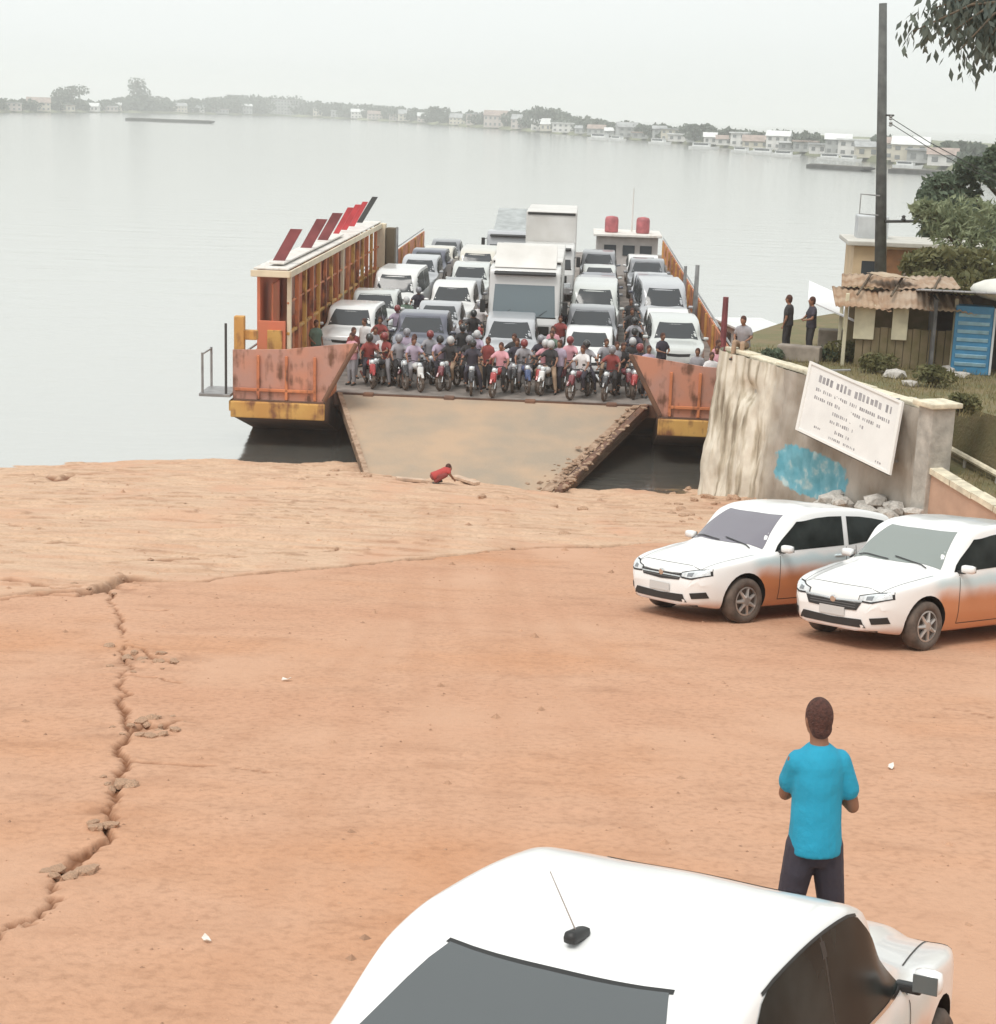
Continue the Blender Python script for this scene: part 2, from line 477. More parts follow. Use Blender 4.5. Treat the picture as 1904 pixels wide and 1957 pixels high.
me = bpy.data.meshes.new('pebbles'); me.from_pydata(Vp.tolist(), [], Fp); o = link('pebbles', me, mat('pebble', (.42, .25, .16), .9, var=.3, scale=3)); tag(o, 'loose grit and pebbles scattered over the ramp', 'pebbles', kind='stuff')

# ------------------------------------------------------------------ river
m = bpy.data.materials.new('river_water'); m.use_nodes = True; n = m.node_tree; b = n.nodes['Principled BSDF']
geo = n.nodes.new('ShaderNodeNewGeometry')
b.inputs['Base Color'].default_value = (.28, .275, .245, 1)
b.inputs['Roughness'].default_value = 0.12
b.inputs['IOR'].default_value = 1.33
b.inputs['Specular IOR Level'].default_value = 1.0
def bumpn(h, s, d, prev=None):
    x = N('ShaderNodeBump', Strength=s, Distance=d); n.links.new(h, x.inputs['Height'])
    if prev is not None: n.links.new(prev, x.inputs['Normal'])
    return x.outputs['Normal']
nn = bumpn(noise(1.6, 4, 2.0), 0.16, 0.06)
nn = bumpn(noise(.16, 3, 2.5), 0.22, 0.25, nn)
n.links.new(nn, b.inputs['Normal'])
gl = n.nodes.new('ShaderNodeBsdfGlossy'); gl.inputs['Roughness'].default_value = .12; gl.inputs['Color'].default_value = (.86, .855, .83, 1)
n.links.new(nn, gl.inputs['Normal'])
ms = n.nodes.new('ShaderNodeMixShader'); lw = n.nodes.new('ShaderNodeLayerWeight'); lw.inputs['Blend'].default_value = .42
n.links.new(lw.outputs['Facing'], ms.inputs[0]); n.links.new(b.outputs[0], ms.inputs[1]); n.links.new(gl.outputs[0], ms.inputs[2])
n.links.new(ms.outputs[0], n.nodes['Material Output'].inputs['Surface'])
MATS['river_water'] = m
w = MB().add([(-5000, 30, 0), (5000, 30, 0), (5000, 5000, 0), (-5000, 5000, 0)], [(0, 1, 2, 3)]).build('river', m)
tag(w, kind='structure')

# ------------------------------------------------------------------ far shore
SHORE = [(-500, 212), (-200, 213), (0, 215), (240, 215), (420, 219), (550, 222), (750, 232), (1000, 250), (1250, 270), (1500, 292), (1700, 312), (1904, 335), (2150, 368), (2500, 420)]
TOPS_X = [-500, 0, 100, 180, 265, 330, 400, 480, 570, 600, 700, 800, 900, 1000, 1080, 1150, 1300, 1500, 1650, 1800, 1904, 2150, 2500]
TOPS_Y = [188, 188, 184, 193, 178, 188, 185, 180, 182, 192, 198, 206, 214, 210, 214, 227, 240, 256, 274, 292, 306, 340, 380]
shore_pts = [onz(x, y, 0) for x, y in SHORE]
_px = [s[0] for s in SHORE]
def shore_at(x):
    """shoreline point under picture column x"""
    return Vector((np.interp(x, _px, [p.x for p in shore_pts]), np.interp(x, _px, [p.y for p in shore_pts]), 0))
mbank = mat('far_bank_earth', (.16, .17, .09), .9, var=.4, scale=.02, coords='Object')
rows = []
cols = np.linspace(-500, 2500, 160)
for x in cols:
    p = shore_at(x); dv = Vector((p.x, p.y, 0)).normalized()
    for k, dist in enumerate((0, 6, 30, 80, 200, 600)):
        q = p + dv * dist
        rows.append((q.x, q.y, [-.6, 1.0, 2.2, 3.0, 4.0, 3.0][k] + (0.8 * float(vnoise(x * .05, k * 3.1, 5)) if k else 0)))
o = grid_mesh('riverbank', np.array(rows), len(cols), 6, mbank)
tag(o, kind='structure')

def leaf_mass(centres, radii, n_each, size, seed=1, flat=.75):
    """many small tilted leaf-clump faces spread through the volume of several lobes"""
    rn = np.random.default_rng(seed); V = []; 
    for c, r, ne in zip(centres, radii, n_each):
        d = rn.normal(size=(ne, 3)); d /= np.linalg.norm(d, axis=1)[:, None]
        rad = rn.uniform(.35, 1.0, (ne, 1)) ** .5
        p = np.array(c) + d * rad * np.array(r)
        t = rn.normal(size=(ne, 3)); t /= np.linalg.norm(t, axis=1)[:, None]
        s2 = np.cross(t, rn.normal(size=(ne, 3))); s2 /= np.linalg.norm(s2, axis=1)[:, None]
        sz = size * rn.uniform(.6, 1.4, (ne, 1))
        V.append(np.stack([p - t * sz, p + s2 * sz * flat, p + t * sz, p - s2 * sz * flat], 1).reshape(-1, 3))
    return np.concatenate(V)
def quads_mesh(name, V, mt, parent=None):
    me = bpy.data.meshes.new(name); q = len(V) // 4
    me.vertices.add(len(V)); me.vertices.foreach_set('co', np.ascontiguousarray(V, np.float32).ravel())
    me.loops.add(len(V)); me.loops.foreach_set('vertex_index', np.arange(len(V), dtype=np.int32))
    me.polygons.add(q); me.polygons.foreach_set('loop_start', np.arange(0, len(V), 4, dtype=np.int32))
    me.update(calc_edges=True)
    return link(name, me, mt, parent)

def leaf_mat(name, c1, c2):
    if name in MATS: return MATS[name]
    m = mat(name, c1, .75, var=.01, col2=c2, scale=2.6)
    n_ = m.node_tree; b_ = n_.nodes['Principled BSDF']
    tr = n_.nodes.new('ShaderNodeBsdfTranslucent'); tr.inputs['Color'].default_value = (*[x * 1.3 for x in c2], 1)
    mx = n_.nodes.new('ShaderNodeMixShader'); mx.inputs[0].default_value = .25
    n_.links.new(b_.outputs[0], mx.inputs[1]); n_.links.new(tr.outputs[0], mx.inputs[2])
    n_.links.new(mx.outputs[0], n_.nodes['Material Output'].inputs['Surface'])
    return m
mfar = leaf_mat('far_foliage', (.07, .09, .065), (.13, .155, .115))
mbark = mat('bark', (.12, .09, .06), .9, var=.3, scale=5, bump=.6)

def shore_spot(x, back):
    p = shore_at(x); dv = Vector((p.x, p.y, 0)).normalized(); return p + dv * back
def top_z(x, p):
    return max(4.0, onY(x, np.interp(x, TOPS_X, TOPS_Y), p.y).z)
cs, rs_, ns = [], [], []
for k in range(1200):
    x = random.uniform(-420, 2150) if k % 3 else random.uniform(-100, 1100); back = abs(random.gauss(0, 55)) + 12
    if x > 1150: back = back * .45 + 8
    p = shore_spot(x, back); h = top_z(x, p) * random.uniform(.6, 1.02) if random.random() < .8 else random.uniform(4, 8)
    h = min(h, 30)
    rr = h * random.uniform(.34, .6)
    cs.append((p.x, p.y, h * .58)); rs_.append((rr * random.uniform(1, 1.9), rr, h * .42)); ns.append(90)
o = quads_mesh('far_woodland', leaf_mass(cs, rs_, ns, 1.5, 3), mfar)
tag(o, 'hazy grey-green wood lining the far shore of the river', 'woodland', kind='stuff')

mw = [mat('far_wall_white', (.74, .73, .70), .8, var=.1, scale=.3), mat('far_wall_cream', (.62, .58, .48), .8, var=.1, scale=.3), mat('far_wall_grey', (.42, .43, .42), .8, var=.15, scale=.3), mat('far_wall_pink', (.56, .50, .46), .8, var=.1, scale=.3)]
mroof = [mat('far_roof_tile', (.33, .26, .225), .8, var=.2, scale=.5), mat('far_roof_grey', (.33, .34, .34), .7, var=.2, scale=.5), mat('far_roof_white', (.68, .69, .68), .6, var=.1, scale=.5)]
mfwin = mat('far_window', (.05, .06, .07), .25)
mfwin2 = mat('far_window_hazy', (.20, .21, .21), .4)
def far_house(x, back, W, D, Hh, wm, rm, flat, label, group, name='far_house', z0=None):
    p = shore_spot(x, back); z = 1.5 + back * .012 if z0 is None else z0
    t = empty(name, loc=(p.x, p.y, z - .6), rz=math.atan2(p.y, p.x) - math.pi / 2 + random.uniform(-.25, .25))
    MB().box((0, 0, Hh / 2), (W, D, Hh)).build('wall', wm, t)
    if flat:
        MB().box((0, 0, Hh + .25), (W + 1.2, D + 1.2, .5)).build('roof', rm, t)
    else:
        rh = W * .22
        MB().add([(-W / 2 - .4, -D / 2 - .5, Hh - .1), (W / 2 + .4, -D / 2 - .5, Hh - .1), (W / 2 + .4, D / 2 + .5, Hh - .1), (-W / 2 - .4, D / 2 + .5, Hh - .1), (-W / 2 - .4, 0, Hh + rh), (W / 2 + .4, 0, Hh + rh)],
                 [(0, 1, 5, 4), (3, 4, 5, 2), (0, 4, 3), (1, 2, 5), (0, 3, 2, 1)]).build('roof', rm, t)
    fl = max(1, round(Hh / 3.2)); nw = max(2, round(W / 3.2))
    win = MB().box((0, 0, 0), (W / nw * .42, .12, Hh / fl * .42)).mesh('window'); win.materials.append(mfwin2)
    for a in range(fl):
        for c in range(nw):
            q = link('window', win, None, t); q.location = (-W / 2 + W / nw * (c + .5), -D / 2 - .06, Hh / fl * (a + .55))
    tag(t, label, 'house', group)
    return t
ORD = 'first second third fourth fifth sixth seventh eighth ninth tenth eleventh twelfth thirteenth fourteenth fifteenth sixteenth seventeenth eighteenth nineteenth twentieth twenty-first twenty-second twenty-third twenty-fourth'.split()
WN = ['white', 'cream', 'grey', 'pinkish']; RN = ['tiled', 'grey', 'white']
G1, G2 = 'pale houses among the trees of the distant left shore', 'low houses by the water on the nearer right shore'
for i, x in enumerate((15, 60, 105, 160, 195, 215, 340, 372, 420, 470, 620, 655, 690, 720, 765, 790, 830, 900, 925, 960, 1000, 1040, 1075, 1100)):
    a_, c_ = random.randrange(4), random.randrange(3)
    far_house(x, random.uniform(0, 22), random.uniform(9, 17), 10, random.choice((4, 5, 6, 8)), mw[a_], mroof[c_], random.random() < .3, f'small {WN[a_]} house with {RN[c_]} roof, {ORD[i]} from the left on the distant left shore', G1)
for i, x in enumerate((1130, 1158, 1185, 1210, 1235, 1262, 1290, 1310, 1345, 1380, 1400, 1428, 1455, 1490, 1515, 1545, 1580, 1610, 1640, 1662, 1715, 1745, 1780, 1810)):
    a_, c_ = random.randrange(3), random.randrange(3)
    far_house(x, random.uniform(-1, 10), random.uniform(6, 11), 6, random.choice((2.6, 3, 3.4, 5)), mw[a_], mroof[c_], random.random() < .35, f'low {WN[a_]} house with {RN[c_]} roof, {ORD[i]} from the left on the right-hand far shore', G2)
t = far_house(540, 12, 44, 16, 15, mw[2], mroof[1], True, 'long flat-roofed grey building, the largest on the far shore', None, 'far_warehouse')
t['category'] = 'building'
t = far_house(452, 60, 20, 12, 17, mw[2], mroof[1], True, 'tall grey block just left of the long flat-roofed building on the far shore', None, 'far_block'); t['category'] = 'building'

def far_tree(x, back, h, w_, label, seed):
    p = shore_spot(x, back); t = empty('far_tree', loc=(p.x, p.y, 1.2))
    MB().path([(0, 0, 0), (.3, 0, h * .4), (0, 0, h * .75)], [.5, .4, .2], 6).build('trunk', mbark, t)
    rn = random.Random(seed)
    c = [(rn.uniform(-.5, .5) * w_, rn.uniform(-.3, .3) * w_, h * rn.uniform(.32, .8)) for _ in range(9)]
    quads_mesh('crown', leaf_mass(c, [(w_ * .36, w_ * .3, h * .2)] * 9, [110] * 9, .9, seed), mfar, t)
    tag(t, label, 'tree', 'trees that stand out on the far shore')
far_tree(268, 15, 30, 16, 'tallest round tree on the distant left shore', 11)
far_tree(120, 12, 22, 20, 'broad tree on the far shore near the left edge of the picture', 12)
far_tree(860, 8, 14, 13, 'lone round tree at the far waterline above the ferry truck', 13)
far_tree(1060, 8, 15, 18, 'dark spreading tree on the far shore where the bank turns right', 14)
far_tree(1350, 14, 8, 9, 'small dark tree between houses on the right-hand far shore', 15)

mraft = mat('raft_timber', (.07, .07, .065), .8, var=.3, scale=.4)
mboatw = mat('boat_white', (.72, .73, .72), .5, var=.08, scale=.8)
def barge(a, b_, wid, hgt, label, mt, house=False):
    p, q = onz(*a, 0), onz(*b_, 0); L = (q - p).length
    t = empty('moored_barge', loc=(p + q) / 2, rz=math.atan2((q - p).y, (q - p).x))
    MB().prism([(-L / 2, -.3), (-L / 2 + 3, -.5), (L / 2 - 3, -.5), (L / 2, hgt * .6), (L / 2, hgt), (-L / 2, hgt)], wid, Matrix.Translation((0, wid / 2, 0)) @ Matrix.Rotation(math.pi / 2, 4, 'X')).build('hull', mt, t)
    MB().box((0, 0, hgt + .12), (L * .94, wid * .8, .2)).build('deck', mat('barge_deck', (.16, .15, .13), .8), t)
    if house: MB().rbox((L * .3, 0, hgt + 1.2), (L * .25, wid * .6, 2.2), .2).build('deckhouse', mboatw, t)
    tag(t, label, 'barge')
barge((243, 230), (408, 236), 6, 1.3, 'thin dark barge lying on the river off the distant left shore', mraft)
barge((1552, 320), (1662, 327), 4, .8, 'long dark barge left of the utility pole off the right-hand far shore', mraft)
barge((1706, 329), (1830, 336), 4, .8, 'dark barge right of the utility pole off the right-hand far shore', mraft)
def far_boat(x, y, L, label):
    p = onz(x, y, 0); t = empty('far_boat', loc=p, rz=random.uniform(-.4, .4) - .6)
    h = L * .09
    MB().add([(-L / 2, -L * .11, -.2), (L * .3, -L * .12, -.2), (L / 2, 0, -.2), (L * .3, L * .12, -.2), (-L / 2, L * .11, -.2), (-L / 2, -L * .13, h), (L * .3, -L * .14, h), (L * .56, 0, h * 1.4), (L * .3, L * .14, h), (-L / 2, L * .13, h)],
             [(4, 3, 2, 1, 0), (5, 6, 7, 8, 9), (0, 1, 6, 5), (1, 2, 7, 6), (2, 3, 8, 7), (3, 4, 9, 8), (4, 0, 5, 9)]).build('hull', mboatw, t)
    MB().rbox((-L * .08, 0, h + L * .06), (L * .6, L * .2, L * .12), .1).build('cabin', mboatw, t)
    MB().box((-L * .08, 0, h + L * .135), (L * .68, L * .24, .12)).build('roof', mroof[2], t)
    MB().box((-L * .08, 0, h + L * .075), (L * .5, L * .204, L * .045)).build('window', mfwin, t)
    tag(t, label, 'boat', 'white boats along the far shore')
for i, (x, y, L) in enumerate(((345, 216, 24), (1150, 268, 14), (1182, 270, 11), (1262, 276, 11), (1345, 285, 11), (1420, 292, 9), (1462, 296, 10), (1502, 300, 9), (1590, 306, 9), (1625, 308, 8), (1735, 321, 8))):
    far_boat(x, y, L, f'small white cabin boat, {ORD[i]} from the left along the far shore')

# ------------------------------------------------------------------ the air over the river
hazebox = MB().box((0, 2460, 24), (10400, 5400, 70)).build('haze')
hm = bpy.data.materials.new('haze_air'); hm.use_nodes = True; hn = hm.node_tree; hn.nodes.clear()
ho = hn.nodes.new('ShaderNodeOutputMaterial'); hv = hn.nodes.new('ShaderNodeVolumePrincipled')
hv.inputs['Color'].default_value = (.97, .985, .98, 1); hv.inputs['Density'].default_value = 0.00048; hv.inputs['Anisotropy'].default_value = 0.2
hn.links.new(hv.outputs[0], ho.inputs['Volume'])
hazebox.data.materials.append(hm)
tag(hazebox, 'thin pale haze over the river', 'haze', kind='stuff')
# ------------------------------------------------------------------ cars
def pchip(xk, yk, x):
    o = np.argsort(xk); xk = np.array(xk, float)[o]; yk = np.array(yk, float)[o]
    h = np.diff(xk); dl = np.diff(yk) / h; d = np.zeros(len(xk))
    for i in range(1, len(xk) - 1):
        if dl[i - 1] * dl[i] > 0:
            w1 = 2 * h[i] + h[i - 1]; w2 = h[i] + 2 * h[i - 1]
            d[i] = (w1 + w2) / (w1 / dl[i - 1] + w2 / dl[i])
    d[0], d[-1] = dl[0], dl[-1]
    x = np.clip(np.asarray(x, float), xk[0], xk[-1])
    i = np.clip(np.searchsorted(xk, x) - 1, 0, len(h) - 1); t = (x - xk[i]) / h[i]
    return (yk[i] * (1 + 2 * t) * (1 - t) ** 2 + d[i] * h[i] * t * (1 - t) ** 2 + yk[i + 1] * t * t * (3 - 2 * t) + d[i + 1] * h[i] * t * t * (t - 1))

def paint(name, col, overlay=None, dz=(.56, .86), dx=1.1, rough=.28):
    """car paint; an optional second colour fades in down the lower flanks behind the front wheels"""
    if name in MATS: return MATS[name]
    m = mat(name, col, rough, coat=.6, var=.012, scale=2.0)
    if overlay:
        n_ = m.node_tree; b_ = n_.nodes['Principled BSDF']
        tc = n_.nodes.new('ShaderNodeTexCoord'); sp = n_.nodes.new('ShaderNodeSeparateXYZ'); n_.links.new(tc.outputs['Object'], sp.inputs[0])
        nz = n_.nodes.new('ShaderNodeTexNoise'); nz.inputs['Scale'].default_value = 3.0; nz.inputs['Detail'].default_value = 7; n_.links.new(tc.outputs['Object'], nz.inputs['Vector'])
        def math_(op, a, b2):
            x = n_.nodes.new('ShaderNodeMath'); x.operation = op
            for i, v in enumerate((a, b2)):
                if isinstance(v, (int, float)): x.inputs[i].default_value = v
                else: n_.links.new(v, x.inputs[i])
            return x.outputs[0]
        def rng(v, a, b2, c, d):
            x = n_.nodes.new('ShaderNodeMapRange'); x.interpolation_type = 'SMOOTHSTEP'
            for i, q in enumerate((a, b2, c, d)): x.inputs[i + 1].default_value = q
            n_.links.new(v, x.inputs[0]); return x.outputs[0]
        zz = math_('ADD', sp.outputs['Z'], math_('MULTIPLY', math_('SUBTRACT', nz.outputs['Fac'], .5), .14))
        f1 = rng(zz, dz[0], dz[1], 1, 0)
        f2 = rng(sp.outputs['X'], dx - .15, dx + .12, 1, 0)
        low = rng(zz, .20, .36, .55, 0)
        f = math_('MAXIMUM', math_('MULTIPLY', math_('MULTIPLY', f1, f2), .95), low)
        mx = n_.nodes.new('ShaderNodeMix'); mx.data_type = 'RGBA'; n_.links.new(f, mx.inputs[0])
        mx.inputs[6].default_value = (*col, 1); mx.inputs[7].default_value = (*overlay, 1)
        # pale blue stripe above the orange flank
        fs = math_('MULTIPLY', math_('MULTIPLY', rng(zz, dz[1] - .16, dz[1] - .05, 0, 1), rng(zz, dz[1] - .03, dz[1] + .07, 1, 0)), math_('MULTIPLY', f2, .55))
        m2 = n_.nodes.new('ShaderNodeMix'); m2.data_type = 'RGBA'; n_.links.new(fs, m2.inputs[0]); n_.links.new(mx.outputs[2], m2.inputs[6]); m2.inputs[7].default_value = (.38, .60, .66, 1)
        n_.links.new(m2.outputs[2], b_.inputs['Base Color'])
    return m
mglass = mat('car_glass_dark', (.022, .027, .026), .25, spec=.06, var=.5, scale=2.2)
mglass2 = mat('car_glass_grey', (.10, .115, .115), .06, spec=.9)
mrubber = mat('tyre_rubber', (.10, .075, .06), .85, var=.3, scale=8)
mrim = mat('alloy_rim', (.46, .42, .39), .35, metal=.6, var=.12, scale=6)
mblack = mat('black_plastic', (.02, .02, .02), .5)
mseam = mat('panel_gap', (.05, .045, .04), .8)
mlamp = mat('headlamp_glass', (.62, .66, .68), .08, spec=.9, var=.15, scale=14)
mtail = mat('tail_lamp_red', (.36, .03, .02), .2)
m_slat = mat('grille_slat', (.16, .16, .16), .4, metal=.5)
mcore = mat('lamp_core', (.30, .31, .32), .1, metal=.7)
mplate = mat('number_plate', (.55, .55, .54), .5)
mchrome = mat('chrome', (.7, .7, .7), .15, metal=1.0)

SHAPES = dict(
  hatch=dict(L=4.02, W=1.73, wb=2.52, fx=1.23, wr=.305, top=[(2.01, .50), (1.985, .66), (1.93, .735), (1.80, .80), (1.5, .885), (1.2, .945), (.98, .985), (.62, 1.20), (.27, 1.41), (.02, 1.475), (-.4, 1.50), (-.9, 1.485), (-1.35, 1.43), (-1.62, 1.37), (-1.86, 1.06), (-1.95, .95), (-2.0, .75), (-2.01, .5)],
     wid=[(2.01, .52), (1.97, .60), (1.88, .69), (1.7, .765), (1.4, .82), (.9, .845), (0, .855), (-.9, .855), (-1.5, .83), (-1.85, .77), (-1.97, .70), (-2.01, .62)],
     belt=[(2.01, .49), (1.93, .66), (1.7, .76), (1.3, .83), (.98, .88), (0, .92), (-.9, .965), (-1.5, 1.0), (-1.86, .98), (-2.01, .49)], cowl=.98, rf=.27, rr=-1.62, rb=-1.86, bed=None),
  sedan=dict(L=4.25, W=1.73, wb=2.55, fx=1.30, wr=.31, top=[(2.125, .50), (2.10, .66), (2.04, .735), (1.90, .80), (1.6, .885), (1.3, .945), (1.02, .985), (.62, 1.22), (.25, 1.41), (0.0, 1.47), (-.4, 1.49), (-.8, 1.475), (-1.1, 1.42), (-1.55, 1.17), (-1.72, 1.085), (-1.95, 1.06), (-2.06, 1.05), (-2.10, .9), (-2.125, .5)],
     wid=[(2.125, .52), (2.08, .60), (1.98, .69), (1.8, .765), (1.5, .82), (.95, .845), (0, .855), (-.9, .855), (-1.6, .83), (-1.95, .775), (-2.08, .72), (-2.125, .64)],
     belt=[(2.125, .49), (2.04, .66), (1.8, .76), (1.4, .83), (1.02, .88), (0, .93), (-.9, .98), (-1.6, 1.02), (-1.95, 1.0), (-2.125, .49)], cowl=1.02, rf=.25, rr=-1.1, rb=-1.68, bed=None),
  suv=dict(L=4.6, W=1.82, wb=2.7, fx=1.40, wr=.36, top=[(2.3, .62), (2.27, .85), (2.2, .98), (2.0, 1.04), (1.6, 1.10), (1.15, 1.15), (.8, 1.42), (.5, 1.66), (.2, 1.73), (-.6, 1.76), (-1.5, 1.74), (-1.95, 1.68), (-2.15, 1.25), (-2.25, 1.0), (-2.3, .62)],
     wid=[(2.3, .6), (2.24, .70), (2.1, .78), (1.8, .86), (1.2, .895), (0, .90), (-1.2, .90), (-2.0, .86), (-2.22, .80), (-2.3, .72)],
     belt=[(2.3, .6), (2.2, .88), (1.8, .98), (1.15, 1.06), (0, 1.10), (-1.2, 1.13), (-2.1, 1.14), (-2.3, .61)], cowl=1.15, rf=.5, rr=-1.95, rb=-2.15, bed=None),
  pickup=dict(L=5.2, W=1.84, wb=3.05, fx=1.58, wr=.37, top=[(2.6, .62), (2.57, .85), (2.5, .98), (2.3, 1.05), (1.9, 1.12), (1.45, 1.17), (1.1, 1.45), (.82, 1.68), (.5, 1.75), (-.2, 1.76), (-.62, 1.70), (-.85, 1.16), (-.95, 1.12), (-2.4, 1.12), (-2.55, 1.10), (-2.6, .62)],
     wid=[(2.6, .62), (2.54, .72), (2.4, .80), (2.1, .87), (1.5, .905), (0, .91), (-1.5, .91), (-2.4, .89), (-2.56, .86), (-2.6, .80)],
     belt=[(2.6, .6), (2.5, .88), (2.1, .99), (1.45, 1.08), (0, 1.11), (-.85, 1.11), (-2.4, 1.09), (-2.6, .61)], cowl=1.45, rf=.82, rr=-.62, rb=-.85, bed=-.95),
  van=dict(L=4.9, W=1.9, wb=2.9, fx=1.50, wr=.34, top=[(2.45, .6), (2.42, .85), (2.35, 1.0), (2.1, 1.12), (1.85, 1.22), (1.5, 1.6), (1.2, 1.92), (.9, 2.02), (0, 2.08), (-1.5, 2.08), (-2.3, 2.02), (-2.4, 1.6), (-2.45, .6)],
     wid=[(2.45, .64), (2.38, .75), (2.2, .85), (1.8, .92), (1.2, .945), (0, .95), (-1.5, .95), (-2.3, .92), (-2.45, .86)],
     belt=[(2.45, .58), (2.3, .92), (1.85, 1.12), (1.2, 1.16), (0, 1.17), (-1.5, 1.17), (-2.3, 1.17), (-2.45, .59)], cowl=1.85, rf=1.2, rr=-2.3, rb=-2.4, bed=None),
)

def body_mesh(S, hi):
    L = S['L']; nx = 110 if hi else 60
    tt = np.linspace(0, 1, nx); x = (L / 2) * np.cos(np.pi * tt) * .35 + (L / 2) * (1 - 2 * tt) * .65   # denser at the ends
    zt = pchip(*zip(*S['top']), x); wb_ = pchip(*zip(*S['wid']), x); zb = np.minimum(pchip(*zip(*S['belt']), x), zt - .012)
    cab = sstep(x, S['cowl'] - .02, S['rf'])                    # 0 at the roof, 1 on the bonnet
    rear = 1 - sstep(x, S['rb'], S['rr'])
    hood = np.maximum(cab, rear if (S['bed'] is not None or S['rb'] > -L / 2 + .3) else rear * 0)
    roofw = S['W'] / 2 * S.get('rw', .66)
    ye = np.minimum(roofw * (1 - hood) + wb_ * .86 * hood, wb_ * .97)
    ze = np.maximum(zt - (.055 * (1 - hood) + .03 * hood), zb + .004)
    zs = .20 + .05 * sstep(np.abs(x), L / 2 - .5, L / 2)
    ring = []
    for i in range(nx):
        w, b_, e, zE, t, s0 = wb_[i], zb[i], ye[i], ze[i], zt[i], zs[i]
        low = min(s0 + .26, b_ - .03); mid = max(b_ - .16, low + .02) if b_ - .16 > low else (b_ + low) / 2
        half = [(0, t), (e * .45, t - .008), (e * .8, t - .3 * (t - zE)), (e, zE), ((e * .55 + w * .45) + .012, zE * .52 + b_ * .48), (w, b_), (w + .016, mid), (w + .010, low), (w - .022, s0 + .10), (w - .09, s0), (w * .5, s0 - .01), (0, s0 - .01)]
        half = np.array(half)
        # round the section a little
        dn = 5 if hi else 3
        k = np.linspace(0, len(half) - 1, (len(half) - 1) * dn + 1); i0 = np.clip(k.astype(int), 0, len(half) - 2); f_ = (k - i0)[:, None]
        P_ = np.vstack([half[0] * [-1, 1] + (0, 0), half, half[-1]]); P_[0] = [-half[1][0], half[1][1]]; P_[-1] = [-half[-2][0], half[-2][1]]
        a, b2, c, d = P_[i0], P_[i0 + 1], P_[i0 + 2], P_[i0 + 3]
        tn = .34
        m1, m2 = (c - a) * tn, (d - b2) * tn
        cr = (2 * f_ ** 3 - 3 * f_ ** 2 + 1) * b2 + (f_ ** 3 - 2 * f_ ** 2 + f_) * m1 + (-2 * f_ ** 3 + 3 * f_ ** 2) * c + (f_ ** 3 - f_ ** 2) * m2
        full = np.vstack([cr, cr[-2:0:-1] * [-1, 1]])
        ring.append(np.column_stack([np.full(len(full), x[i]), full]))
    m_ = len(ring[0]); V = np.vstack(ring); F = []
    for i in range(nx - 1):
        for k in range(m_):
            F.append((i * m_ + k, i * m_ + (k + 1) % m_, (i + 1) * m_ + (k + 1) % m_, (i + 1) * m_ + k))
    F.append(tuple(range(m_ - 1, -1, -1))); F.append(tuple((nx - 1) * m_ + k for k in range(m_)))
    me = bpy.data.meshes.new('body'); me.from_pydata([tuple(v) for v in V], [], F)
    bm = bmesh.new(); bm.from_mesh(me); bmesh.ops.recalc_face_normals(bm, faces=bm.faces)
    bvh = BVHTree.FromBMesh(bm); bm.to_mesh(me); bm.free()
    return me, bvh

def cut_arches(me, S, hi, mt):
    o = bpy.data.objects.new('tmp', me); COL.objects.link(o)
    c = MB(); r = S['wr'] + .055
    for wx in (S['fx'], S['fx'] - S['wb']):
        for sy in (-1, 1):
            c.tube((wx, sy * (S['W'] / 2 - .27), S['wr'] + .02), (wx, sy * (S['W'] / 2 + .3), S['wr'] + .02), r, n=28 if hi else 14)
            c.box((wx, sy * (S['W'] / 2 + .015), S['wr'] * .3), (r * 1.98, .57, S['wr'] * 1.2))
    cm = c.mesh(); co = bpy.data.objects.new('tmpc', cm); COL.objects.link(co)
    cm.materials.append(mblack)
    me.materials.append(mt); me.materials.append(mblack)
    md = o.modifiers.new('b', 'BOOLEAN'); md.object = co; md.operation = 'DIFFERENCE'; md.solver = 'EXACT'; md.use_self = True
    try: md.material_mode = 'TRANSFER'
    except Exception: pass
    dg = bpy.context.evaluated_depsgraph_get(); new = bpy.data.meshes.new_from_object(o.evaluated_get(dg), depsgraph=dg)
    bpy.data.objects.remove(o); bpy.data.objects.remove(co)
    new.polygons.foreach_set('use_smooth', [True] * len(new.polygons))
    try: new.set_sharp_from_angle(angle=R(42))
    except Exception: pass
    new.name = 'body'
    return new

def wheel(parent, x, y, S, hi, side):
    w = empty('wheel'); w.parent = parent; w.location = (x, y, S['wr'])
    if side < 0: w.rotation_euler = (0, 0, math.pi)
    r = S['wr']; n_ = 32 if hi else 14
    MB().lathe((0, 0, 0), [(r * .62, -.10), (r * .90, -.105), (r, -.075), (r, .075), (r * .90, .105), (r * .66, .10), (r * .62, .06)], n_, 'Y').build('tyre', mrubber, w, True)
    rm = MB()
    rm.lathe((0, 0, 0), [(r * .64, .02), (r * .64, .092), (r * .58, .096), (r * .56, .05)], n_, 'Y')
    k = 7 if hi else 5
    for i in range(k):
        a = 2 * math.pi * i / k
        c_, s_ = math.cos(a), math.sin(a)
        rm.tube((c_ * .05, .085, s_ * .05), (c_ * r * .60, .07, s_ * r * .60), .030, .022, 6)
    rm.lathe((0, 0, 0), [(.075, .04), (.075, .095), (.05, .105)], 12, 'Y')
    rm.build('rim', mrim, w)

def rows_between(top, bot, n_, m_):
    top = np.array(top, float); bot = np.array(bot, float)
    def res(p):
        d = np.r_[0, np.cumsum(np.hypot(*np.diff(p, axis=0).T))]; s = np.linspace(0, d[-1], n_)
        return np.column_stack([np.interp(s, d, p[:, 0]), np.interp(s, d, p[:, 1])])
    a, b_ = res(top), res(bot)
    return np.array([a * (1 - t) + b_ * t for t in np.linspace(0, 1, m_)])

